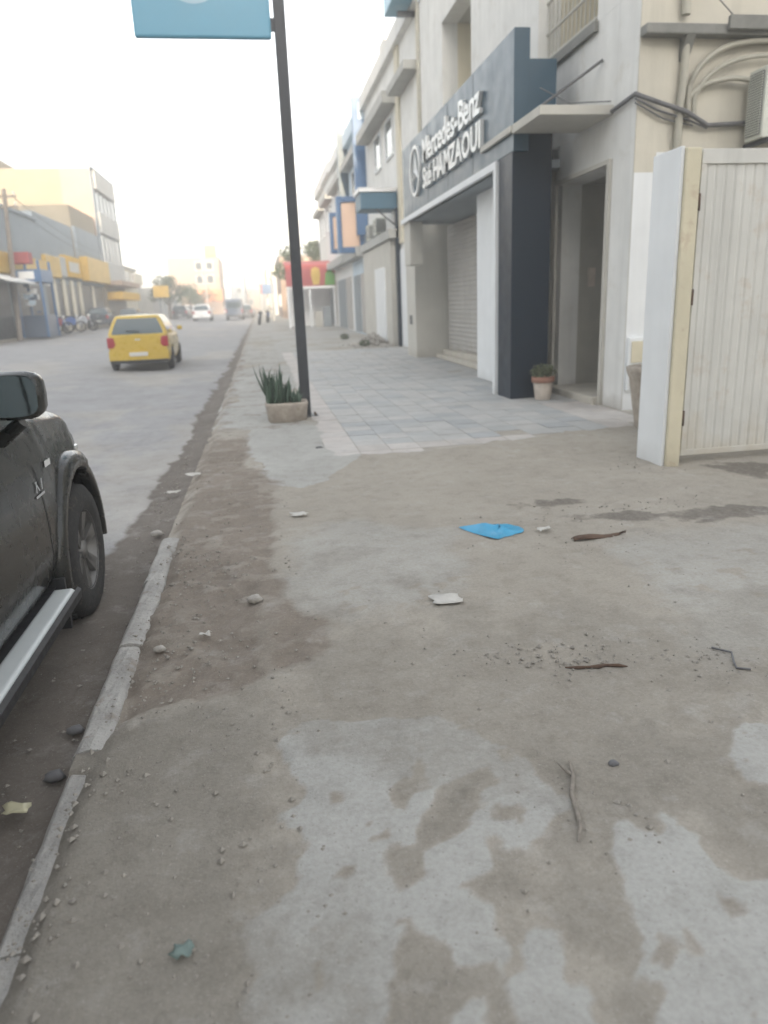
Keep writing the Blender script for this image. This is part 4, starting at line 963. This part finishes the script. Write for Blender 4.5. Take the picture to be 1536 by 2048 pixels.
for a, b_, x0, tp, m_, lab in far_r:
    h = thing('house', (x0 + 2, (a + b_) / 2, 0), lab, 'house')
    MB().box(x0, x0 + 9, a, b_, 0, tp + G(a)).build('wall', m_, h); MB().box(x0 - .12, x0 + 9.1, a - .1, b_, tp + G(a) + .002, tp + G(a) + .18).build('roof_edge', 'grey_plaster', h)
    windows(h, 'x', x0 - .001, -1, [(a + 2 + 4 * k, a + 4 + 4 * k) for k in range(int((b_ - a) // 4) - 1)], [(G(a) + 1.2, G(a) + 2.6)])
    windows(h, 'y', a - .001, -1, [(x0 + .5, x0 + 1.6)], [(G(a) + 1.4, G(a) + 2.7)])

# red awning stall
ra = thing('awning_stall', (3.5, 51, G(50)), 'red printed awning with yellow and green shapes over a pale stall', 'awning')
gz = G(50)
MB().box(1.80, 5.0, 49.9, 50.0, gz + 2.45, gz + 3.85).build('banner', 'red_cloth', ra)
MB().box(1.80, 5.0, 49.86, 49.898, gz + 2.45, gz + 2.62).build('banner_hem', 'white_cloth', ra)
MB().prism([(3.55, gz + 2.70), (3.45, gz + 3.30), (3.5, gz + 3.70), (3.75, gz + 3.80), (4.0, gz + 3.70), (4.05, gz + 3.30), (3.95, gz + 2.70)], 'y', 49.87, 49.897).build('yellow_shape', 'yellow_print', ra)
MB().prism([(4.3, gz + 2.65), (4.98, gz + 2.65), (4.98, gz + 3.30), (4.7, gz + 3.75), (4.4, gz + 3.40)], 'y', 49.87, 49.897).build('green_shape', 'green_print', ra)
MB().prism([(49.9, gz + 3.85), (54, gz + 4.30), (54, gz + 4.40), (49.9, gz + 3.95)], 'x', 1.8, 5.0).build('roof', 'red_cloth', ra)
for x in (1.9, 3.3, 4.9): MB().box(x - .05, x + .05, 49.92, 50.02, gz, gz + 2.44).build('post', 'white_paint', ra)
MB().box(2.0, 5.0, 53.8, 54.0, gz - .3, gz + 3.3).build('back_wall', 'far_white', ra)
for k, x in enumerate((3.6, 4.2)): MB().box(x, x + .5, 50.6, 51.1, gz, gz + 1.0 + .3 * k).build('crate', ['greige', 'slate_wall'][k], ra, bevel=.02)

# rubble and weeds at the wall foot
def pebble(mb, c, r, rr):
    vs = [Vector(v) for v in ((1, 0, 0), (-1, 0, 0), (0, 1, 0), (0, -1, 0), (0, 0, 1), (0, 0, -1))]
    vs = [(c[0] + v.x * r * rr.uniform(.6, 1.3), c[1] + v.y * r * rr.uniform(.6, 1.3), c[2] + v.z * r * rr.uniform(.35, .8)) for v in vs]
    mb.add(vs, [(0, 2, 4), (2, 1, 4), (1, 3, 4), (3, 0, 4), (2, 0, 5), (1, 2, 5), (3, 1, 5), (0, 3, 5)])
rb = MB()
for k in range(500):
    a = rnd.gauss(0, .45); b2 = rnd.gauss(0, .9); hgt = .45 * math.exp(-(a / .5) ** 2 - (b2 / 1.0) ** 2); pebble(rb, (4.2 + a, 28.6 + b2, G(28) + rnd.uniform(0, max(.03, hgt))), rnd.uniform(.03, .10), rnd)
tag(rb.build('rubble', 'stone'), 'heap of sandy rubble against the wall foot under the blue awning', 'rubble', kind='stuff')
for k, (x, y) in enumerate(((3.75, 27.6), (3.6, 33.0))):
    wd = MB(); leaf_cloud(wd, (x, y, G(y) + .12), (.22, .2, .14), 160, .05, rnd)
    tag(wd.build('weed', 'tree_leaf'), ['low green weed in front of the rubble heap', 'low green weed farther along past the rubble heap'][k], 'weed')

# tree behind the red awning, distant trees
def tree(x, y, hgt, cr, n, lab, leafsize=.16, seed=1):
    rr = random.Random(seed); t = thing('tree', (x, y, G(y)), lab, 'tree'); z0 = G(y)
    tk = MB(); top = (x + rr.uniform(-.3, .3), y, z0 + hgt * .72); tk.tube([(x, y, z0 - .2), (x + rr.uniform(-.1, .1), y, z0 + hgt * .35), top], [.16, .12, .05], 8)
    cl = MB()
    for k in range(9):
        a = rr.uniform(0, 6.28); e = (x + math.cos(a) * cr * rr.uniform(.3, .85), y + math.sin(a) * cr * rr.uniform(.3, .85), z0 + hgt * rr.uniform(.55, .98))
        tk.tube([(x, y, z0 + hgt * rr.uniform(.32, .55)), e], [.06, .015], 5); leaf_cloud(cl, e, (cr * .42, cr * .42, cr * .34), n // 9, leafsize, rr)
    tk.build('trunk', 'bark', t); cl.build('crown', 'tree_leaf', t)
tree(3.7, 63.5, 7.0, 2.0, 1500, 'thin leafed tree standing behind the red awning', seed=4)
tree(-10.5, 92, 4.6, 2.2, 1400, 'round grey green tree across the road beyond the taxi', seed=5)
tree(-9.5, 108, 4.2, 2.2, 1200, 'second low tree farther along across the road', seed=6)
tree(-9.0, 128, 4.5, 2.6, 1200, 'most distant low tree across the road', seed=8)

# far street furniture on the right: slim lamp posts
def lamp_post(x, y, h, lab):
    t = thing('lamp_post', (x, y, G(y)), lab, 'lamp post', 'slim lamp posts down the street'); z = G(y)
    MB().tube([(x, y, z), (x, y, z + h * .5), (x, y, z + h)], [.10, .08, .05], 8).build('pole', 'grey_plaster', t)
    MB().tube([(x, y, z + h - .05), (x - .5, y, z + h + .15), (x - 1.1, y, z + h + .2)], .035, 6).build('arm', 'grey_plaster', t)
    MB().box(x - 1.5, x - .95, y - .1, y + .1, z + h + .14, z + h + .24).build('lamp_head', 'grey_plaster', t, bevel=.03)
lamp_post(1.3, 74, 9.3, 'slim grey lamp post left of the red awning')
lamp_post(-3.0 - 4.8, 118, 11.5, 'distant slim lamp post over the orange sign')
lamp_post(.6, 104, 8.0, 'second slim lamp post on the right, beyond the motorbikes')
lamp_post(.2, 140, 8.0, 'third and most distant slim lamp post on the right')
lamp_post(-10.6, 98, 7.5, 'slim lamp post by the round tree across the road')
def shop_board(x, y, w_, z0, h_, m_, lab):
    t = thing('shop_board', (x, y, G(y)), lab, 'shop board'); MB().box(x, x + w_, y, y + .15, G(y) + z0, G(y) + z0 + h_).build('board', m_, t, bevel=.02); MB().box(x + w_ / 2 - .06, x + w_ / 2 + .06, y + .16, y + .28, G(y), G(y) + z0 + h_).build('post', 'grey_plaster', t)
shop_board(-10.9, 82.5, 1.6, 2.6, 1.2, 'yellow_sign', 'yellow shop board on a post just past the yellow awning')
shop_board(.4, 84, 1.3, 2.6, 1.0, 'bright_blue', 'blue shop board on a post on the right, beyond the red awning')
shop_board(.3, 120, 1.6, 3.0, 1.4, 'red_cloth', 'small red shop board on a post far down the right side')

# far end of the street
fb = thing('building', (-9, 135, G(135)), 'distant three storey block over the road end with an orange shop band', 'building')
z = G(135)
MB().box(-15, -6.4, 135, 150, 0, z + 9.5).build('wall', 'peach_wall', fb)
MB().box(-10.6, -6.2, 134.6, 134.998, z + 2.2, z + 4.2).build('shop_band', 'orange_paint', fb)
MB().box(-8.6, -6.6, 134.7, 134.99, z + 9.502, z + 11.4).build('roof_board', 'yellow_sign', fb)
windows(fb, 'y', 134.999, -1, [(-10.4, -9.2), (-8.6, -7.4)], [(z + 5.2, z + 6.6), (z + 7.4, z + 8.8)])
for x0, x1, y0, y1, hh, m_, lab in ((-5.8, -3.4, 190, 215, 8, 'slate_wall', 'grey block closing the street beyond the blue van'), (-3.2, 0.5, 205, 230, 5, 'peach_wall', 'small peach block closing the end of the street'), (-14, -6, 170, 185, 7, 'far_white', 'far white block behind the orange shop band')):
    h = thing('building', ((x0 + x1) / 2, y0, G(y0)), lab, 'building'); MB().box(x0, x1, y0, y1, 0, G(y0) + hh).build('wall', m_, h)
    windows(h, 'y', y0 - .001, -1, [(x0 + .5, x0 + 1.8)], [(G(y0) + 1.2, G(y0) + 2.8), (G(y0) + 4, G(y0) + 5.4 if hh > 6 else G(y0) + 4.6)]); MB().box(x0 - .1, x1 + .1, y0 - .1, y1, G(y0) + hh + .002, G(y0) + hh + .2).build('roof_edge', 'grey_plaster', h)

# left-hand row
LX = -13.5
l1 = thing('shop_building', (LX - 3, 47, .3), 'slate grey low shop building across the road at the left edge, under a yellow fascia', 'building'); z = .3 + G(47)
MB().box(LX - 12, LX, 36, 52, 0, 7.45).build('wall', 'slate_wall', l1)
MB().box(LX + .002, LX + .35, 36, 51.8, 3.95, 5.05).build('fascia', 'yellow_sign', l1, bevel=.02)
for a in (38, 41.4, 44.8, 48.2): shutter(l1, LX + .001, 1, a, a + 3.0, z, 3.5, 'shop_dark' if a > 40 else 'slate_wall')
MB().prism([(LX + .001, 3.85), (LX + 1.6, 3.35), (LX + 1.6, 3.45), (LX + .001, 3.948)], 'y', 40, 47.2).build('awning', 'white_cloth', l1)
MB().box(LX - 12.1, LX + .12, 36, 52, 7.452, 7.62).build('roof_edge', 'slate_wall', l1)
l2 = thing('shop_building', (LX - 3, 57, .3), 'second grey shop building across the road, with yellow and patched sign boards', 'building'); z = .3 + G(57)
MB().box(LX - 10, LX - .15, 52.05, 62, 0, 8.1).build('wall', 'slate_wall', l2)
MB().box(LX - .148, LX + .25, 52.1, 55.6, 4.15, 5.5).build('yellow_board', 'yellow_sign', l2, bevel=.02); MB().box(LX - .148, LX + .25, 55.62, 57.2, 4.3, 5.6).build('grey_board', 'grey_plaster', l2, bevel=.02)
MB().box(LX - .148, LX + .25, 57.22, 61.8, 4.35, 5.8).build('yellow_board', 'yellow_canvas', l2, bevel=.02)
MB().box(LX + .251, LX + .27, 58.0, 61.0, 4.7, 5.4).build('sign_print', 'greige', l2)
for k, a in enumerate((52.4, 55.0, 57.4, 59.8)):
    MB().box(LX - .149, LX - .10, a, a + 1.5, z, z + 3.2).build('shop_window', 'shop_dark', l2); MB().box(LX - .149, LX + .0, a + 1.55, a + 2.3, z, z + 3.5).build('pier', 'cream_plaster', l2)
l3 = thing('house', (LX - 3, 66, .3), 'sunlit box shaped upper storey with a dark street side, in front of the tall block', 'house')
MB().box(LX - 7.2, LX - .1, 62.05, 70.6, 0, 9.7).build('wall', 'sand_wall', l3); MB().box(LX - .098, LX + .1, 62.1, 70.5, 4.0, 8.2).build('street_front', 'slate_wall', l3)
MB().box(LX + .102, LX + .7, 62.1, 70.4, 4.2, 6.0).build('sign_board', 'yellow_sign', l3, bevel=.02)
for a, b_ in ((62.4, 65.5), (66.3, 70)): MB().box(LX - .098, LX - .02, a, b_, .5, 3.9).build('shop_window', 'shop_dark', l3)
MB().box(LX - .05, LX + .04, 62.2, 70.4, 3.955, 3.995).build('shop_lintel', 'slate_wall', l3); MB().box(LX - .098, LX + .05, 65.52, 66.28, .5, 3.95).build('pier', 'cream_plaster', l3)
l4 = thing('apartment_block', (LX - 6, 76, .3), 'tall sunlit sand coloured block across the road with banded windows on its shaded street side', 'building')
MB().box(LX - 24, LX, 71, 81.3, 0, 13.75).build('wall', 'sand_wall', l4)
MB().box(LX - 2.4, LX - .001, 70.96, 70.998, 5, 13.7).build('corner_band', 'peach_wall', l4)
for a in (71.0, 80.6): MB().box(LX + .001, LX + .10, a, a + .7, 4.6, 13.74).build('corner_strip', 'slate_wall', l4)
for k, (z0, z1) in enumerate(((12.2, 13.7), (8.6, 10.3), (4.6, 6.2))): MB().box(LX + .001, LX + .32, 71.75, 80.55, z0, z1).build('spandrel', 'grey_plaster', l4)
for z0, z1 in ((10.35, 12.15), (6.25, 8.55)):
    for k in range(5):
        a = 71.8 + k * 1.75; f = MB().box(LX + .001, LX + .12, a, a + .12, z0, z1).build('mullion', 'slate_wall', l4); MB().box(LX + .001, LX + .05, a + .13, a + 1.7, z0, z1).build('window_pane', 'window_glass', l4)
MB().box(LX - 24, LX - 8, 71, 80, 13.752, 15.1).build('roof_storey', 'sand_wall', l4)
MB().box(LX - .05, LX + .2, 70.95, 81.3, 13.753, 13.95).build('roof_edge', 'slate_wall', l4)
MB().box(LX + .002, LX + 1.5, 71.5, 82, 4.15, 4.55).build('shop_canopy', 'peach_wall', l4, bevel=.03)
MB().box(LX + .003, LX + 1.2, 79.0, 81.2, .6, 2.0).build('shop_counter', 'yellow_canvas', l4); MB().box(LX + .003, LX + 1.35, 71.8, 81.8, 2.9, 3.6).build('yellow_awning', 'yellow_canvas', l4, bevel=.03); MB().box(LX + .001, LX + .02, 72, 81, .5, 2.85).build('shop_window', 'shop_dark', l4)
l5 = thing('house', (LX - 3, 86, .3), 'house with a projecting balcony just beyond the tall sand coloured block', 'house')
MB().box(LX - 9, LX - .4, 81.4, 92, 0, 6.3).build('wall', 'cream_plaster', l5); MB().box(LX - .398, LX + .9, 83, 88, 4.6, 4.8).box(LX + .8, LX + .9, 83, 88, 4.8, 5.7).build('balcony', 'cream_plaster', l5)
windows(l5, 'x', LX - .399, 1, [(84, 85.4), (86.2, 87.4), (89, 90.4)], [(4.9, 6.0)]); MB().box(LX - 9, LX - .2, 81.4, 92, 6.302, 6.5).build('roof_edge', 'grey_plaster', l5)
for k, (a, b_, hh, m_, lab) in enumerate(((93, 108, 3.4, 'grey_plaster', 'low grey building across the road behind the round tree'), (109, 128, 3.0, 'greige', 'low greige building farther across the road'), (150.5, 169, 4.5, 'far_white', 'low white building across the road near its far end'))):
    h = thing('house', (LX, (a + b_) / 2, .3), lab, 'house'); MB().box(LX - 6, LX + 1.0, a, b_, 0, hh + G(a) + .3).build('wall', m_, h); shutter(h, LX + 1.001, 1, a + 1, a + 5, G(a) + .4, G(a) + 2.6); shutter(h, LX + 1.001, 1, a + 7, a + 11, G(a) + .4, G(a) + 2.6, 'slate_wall')
    MB().box(LX - 6.1, LX + 1.1, a - .05, b_, hh + G(a) + .302, hh + G(a) + .45).build('roof_edge', 'grey_plaster', h)

# blue kiosk, utility pole and wires on the left
kk = thing('kiosk', (-12.2, 45.5, .33), 'blue framed kiosk hung with pale goods across the road', 'kiosk'); z = .3 + G(45)
for x in (-13.0, -11.7):
    for y in (44.2, 46.4): MB().box(x - .06, x + .06, y - .06, y + .06, z, z + 4.1).build('post', 'bright_blue', kk)
MB().box(-13.1, -11.6, 44.1, 46.5, z + 2.95, z + 3.6).build('fascia', 'bright_blue', kk, bevel=.02); MB().box(-12.75, -11.95, 44.05, 44.098, z + 3.1, z + 3.5).build('sign', 'white_cloth', kk)
MB().box(-13.05, -12.1, 44.12, 44.9, z + 3.9, z + 4.5).build('red_box', 'red_cloth', kk, bevel=.03)
for k in range(16):
    x = -12.95 + rnd.uniform(0, 1.0); zz = z + 1.3 + rnd.uniform(0, 1.4); MB().box(x, x + rnd.uniform(.18, .34), 44.0 + .03 * k / 16, 44.05 + .03 * k / 16, zz, zz + rnd.uniform(.12, .3)).build('goods', ['pale_blue_wall', 'white_cloth', 'van_blue', 'silver'][k % 4], kk)
MB().box(-13.0, -11.7, 44.3, 46.4, z, z + 1.2).build('counter', 'van_blue', kk, bevel=.02)
up = thing('utility_pole', (-12.9, 43.0, .3), 'wooden utility pole with crossarm and wires at the left edge', 'utility pole')
MB().tube([(-12.9, 43, .2), (-12.65, 43, 4.5), (-12.45, 43, 8.0)], [.15, .13, .10], 10).build('pole', 'wood_pole', up)
for zz in (7.1, 7.6): MB().box(-13.0, -11.9, 42.95, 43.05, zz, zz + .1).build('crossarm', 'wood_pole', up)
for zz in (7.1, 7.6):
    for x in (-12.95, -12.0): MB().lathe([(.001, .2), (.05, .18), (.035, .1), (.05, .0), (.001, 0)], (x, 43, zz + .1), 8).build('insulator', 'plate_white', up)
for k, (zz, x) in enumerate(((7.75, -12.0), (7.25, -12.0))):
    pts = [(x + (LX + .3 - x) * t, 43 + 27 * t, zz + (-0.2 + .2 * t) * 1 - 2.2 * t * (1 - t) * .6 - t * 1.0) for t in [i / 12 for i in range(13)]]
    tag(MB().tube(pts, .018, 5).build('overhead_wire', 'cable_grey'), ['upper overhead wire running from the utility pole to the far shops', 'lower overhead wire running from the utility pole to the far shops'][k], 'wire')

# ------------------------------------------------------------------ tall blocks added unseen behind the camera to keep the near street in shade
def block(x0, x1, y0, y1, hh, lab):
    h = thing('apartment_block', ((x0 + x1) / 2, (y0 + y1) / 2, 0), lab, 'building')
    MB().box(x0, x1, y0, y1, -.3, hh).build('wall', 'white_plaster', h)
    x = x0 + 1.2
    while x < x1 - 2: windows(h, 'y', y1 + .001, 1, [(x, x + 1.6)], [(zz, zz + 1.5) for zz in [1.2 + 3.1 * i for i in range(int(hh // 3.1))]]); x += 4.2
    MB().box(x0 - .1, x1 + .1, y0, y1 + .1, hh + .002, hh + .3).build('roof_edge', 'grey_plaster', h)
block(-8.7, 26, -38, -26, 20.0, 'tall unseen shade block added behind the viewer, shaped as white apartments')
block(-52, -9, -40, -27, 30.0, 'taller unseen shade block added on the left behind the viewer, shaped as white apartments')

# ------------------------------------------------------------------ litter on the ground
rr = random.Random(21)
bag = MB(); rows = []
out = [(1.30, 4.95), (1.36, 4.925), (1.44, 4.90), (1.50, 4.87), (1.56, 4.875), (1.62, 4.85), (1.68, 4.86), (1.735, 4.82), (1.74, 4.76), (1.70, 4.69), (1.65, 4.685), (1.60, 4.64), (1.555, 4.655), (1.51, 4.585), (1.46, 4.62), (1.43, 4.68), (1.38, 4.76), (1.33, 4.87)]
cx, cy = 1.55, 4.76
for q in (1.0, .92, .8, .66, .5, .33, .16, .03):
    rows.append([])
    for k, (x, y) in enumerate(out):
        fold = .5 + .5 * math.sin(k * 2.1 + q * 3.0) * math.sin(k * 0.9 + 5 * q)
        rows[-1].append((cx + (x - cx) * q + rr.uniform(-.008, .008), cy + (y - cy) * q + rr.uniform(-.008, .008), .010 + (1 - q) ** .6 * (.018 + .055 * fold) + rr.uniform(-.006, .008) * (q < 1)))
    rows[-1].append(rows[-1][0])
bag.grid(rows); o = bag.build('plastic_bag', 'blue_plastic'); tag(o, 'crumpled bright blue plastic bag lying on the sand', 'plastic bag')
s_ = o.modifiers.new('sub', 'SUBSURF'); s_.levels = 1; s_.render_levels = 1
st_ = MB(); top = []; bot = []
for k in range(15):
    t = k / 14; x = 1.97 + .40 * t; y = 4.455 + .03 * t; w_ = .045 * math.sin(math.pi * min(1, .12 + t * .95)) ** .5 + rr.uniform(-.008, .008); z = .012 + .008 * math.sin(7 * t) + rr.uniform(0, .004)
    top.append((x, y + w_, z)); bot.append((x + rr.uniform(-.01, .01), y - w_ * rr.uniform(.7, 1.1), z - .004))
mid = [((a[0] + b[0]) / 2, (a[1] + b[1]) / 2, a[2] + .012) for a, b in zip(top, bot)]
st_.grid([top, mid, bot]); o = st_.build('rusty_strip', 'rust'); m_ = o.modifiers.new('solid', 'SOLIDIFY'); m_.thickness = .006; tag(o, 'flat rusty brown strip lying right of the blue bag', 'metal strip')
o = MB().tube([(.955, 2.12, .012), (.93, 2.03, .018), (.89, 1.95, .014), (.87, 1.86, .013), (.855, 1.80, .014), (.82, 1.74, .011)], [.004, .008, .009, .008, .007, .003], 7).tube([(.93, 2.03, .018), (.905, 2.075, .03), (.90, 2.10, .03)], [.007, .005, .003], 6).build('dry_twig', 'twig'); tag(o, 'bent dry twig lying beside the pale concrete patch', 'twig')
o = MB().tube([(1.22, 2.79, .002), (1.27, 2.765, .008), (1.32, 2.762, .006), (1.36, 2.75, .010), (1.40, 2.758, .007), (1.45, 2.742, .009), (1.49, 2.735, .002)], [.003, .008, .006, .010, .007, .008, .003], 6).build('reddish_stick', 'rust'); tag(o, 'short reddish stick on the sand in front of the blue bag', 'stick')
o = MB().tube([(1.94, 2.80, .01), (1.985, 2.72, .02), (1.95, 2.65, .012), (1.93, 2.60, .010), (1.98, 2.575, .01)], .005, 6).build('bent_wire', 'cable_grey'); tag(o, 'bent piece of dark wire at the right edge of the sand', 'wire')
def scrap(x, y, s, lab, m_='paper', z=0.012, cat='paper'):
    g = MB(); P = [[(x + (i / 4 - .5) * s * (1 + .3 * rr.uniform(-1, 1)), y + (j / 4 - .5) * s * .7 * (1 + .3 * rr.uniform(-1, 1)), z + rr.uniform(0, .02)) for i in range(5)] for j in range(5)]
    g.grid(P); o = g.build('paper_scrap', m_); tag(o, lab, cat); sm = o.modifiers.new('solid', 'SOLIDIFY'); sm.thickness = .0015
scrap(.18, 5.61, .13, 'white paper scrap on the sand left of the blue bag')
scrap(.88, 3.64, .15, 'torn pale paper scrap in the middle of the sand, nearest the camera')
scrap(-.81, 7.47, .13, 'white paper scrap in the gutter, farther of two', z=.0)
scrap(-.97, 7.05, .12, 'white paper scrap in the gutter, nearer of two', z=-.07)
scrap(-1.01, 2.42, .10, 'pale yellow wrapper in the gutter beside the pickup', 'yellow_plastic', z=-.10, cat='wrapper')
scrap(-.41, 3.51, .055, 'tiny white paper bit on the brown soil by the kerb')
mat('grey_green_plastic', (0.17, 0.23, 0.21), rough=0.5, var=0.1, scale=8)
scrap(-.33, 1.57, .055, 'small grey green plastic scrap at the bottom of the sidewalk', 'grey_green_plastic', cat='plastic')
scrap(1.86, 4.70, .09, 'small pale paper between the blue bag and the rusty strip')
def rock(x, y, r, z, lab, m_='stone'):
    g = MB(); rows = []
    for i in range(7):
        t = math.pi * i / 6; rows.append([])
        for k in range(10):
            a = 2 * math.pi * k / 10; q = r * (1 + .22 * math.sin(3 * a + i) + rr.uniform(-.1, .1)); rows[-1].append((x + q * math.sin(t) * math.cos(a), y + q * .8 * math.sin(t) * math.sin(a), z + r * .5 - r * .55 * math.cos(t)))
        rows[-1].append(rows[-1][0])
    tag(g.grid(rows).build('stone', m_), lab, 'stone')
rock(-.16, 3.91, .045, .0, 'pale stone on the brown soil at the edge of the grey concrete')
rock(-.95, 5.75, .05, -.11, 'stone lying in the gutter past the end of the kerb')
rock(-.62, 3.40, .03, 0, 'small stone on the soil beside the kerb')
rock(.55, 8.35, .045, .0, 'dark stone at the edge of the paving tiles', 'cable_grey')
rock(-.93, 2.95, .035, -.13, 'small dark stone in the gutter by the side step', 'cable_grey')
rock(-.93, 2.62, .04, -.13, 'larger dark clod in the gutter near the wrapper', 'cable_grey')
rock(1.10, 2.08, .02, 0, 'little dark stone to the right of the twig', 'cable_grey')
gr = MB()
for k in range(2200):
    y = 1.0 + 9 * rr.random() ** 1.7
    if rr.random() < .45: x = rr.uniform(-.8, .1)
    elif rr.random() < .25: x = rr.uniform(-1.5, -.9)
    else: x = rr.uniform(-.7, 1.2 + .45 * y)
    if y > 7.5 and x > .55: continue
    zz = 0.0 if x > -.82 else -.125
    pebble(gr, (x, y, zz + .002), rr.choice([.003, .004, .005, .007, .010, .011 if x < .1 else .005]) * rr.uniform(.7, 1.4), rr)
for cxx, cyy, nn, sx_, sy_ in ((1.15, 2.95, 90, .22, .06), (1.35, 2.80, 70, .16, .05), (2.2, 4.35, 60, .3, .12), (-.55, 4.6, 160, .12, .35), (-.55, 3.3, 120, .12, .3), (-.95, 6.6, 160, .10, .8), (-1.0, 9, 160, .08, 1.2), (3.5, 6.5, 60, .12, .2), (2.6, 5.1, 80, .5, .12), (1.9, 2.7, 50, .12, .1), (.95, 1.95, 40, .12, .15), (-.75, 1.9, 80, .06, .4)):
    for k in range(nn):
        x = rr.gauss(cxx, sx_); y = rr.gauss(cyy, sy_); pebble(gr, (x, y, (.004 if x > -.84 else -.12)), rr.choice([.004, .005, .007, .010, .013]) * rr.uniform(.7, 1.3), rr)
o = gr.build('gravel', 'grit', fix=False); tag(o, 'loose pebbles and grit scattered over the sidewalk', 'gravel', kind='stuff')

# ------------------------------------------------------------------ dusty air
hz = MB().box(-70, 40, -45, 340, -1.6, 30).build('haze', 'stone'); hm = bpy.data.materials.new('dusty_air'); hm.use_nodes = True
for n_ in list(hm.node_tree.nodes):
    if n_.type != 'OUTPUT_MATERIAL': hm.node_tree.nodes.remove(n_)
pv_ = hm.node_tree.nodes.new('ShaderNodeVolumePrincipled'); pv_.inputs['Color'].default_value = (.93, .93, .92, 1); pv_.inputs['Density'].default_value = 0.0048; pv_.inputs['Anisotropy'].default_value = 0.0
hm.node_tree.links.new(pv_.outputs[0], hm.node_tree.nodes['Material Output'].inputs['Volume'])
hz.data.materials.clear(); hz.data.materials.append(hm); tag(hz, kind='stuff')
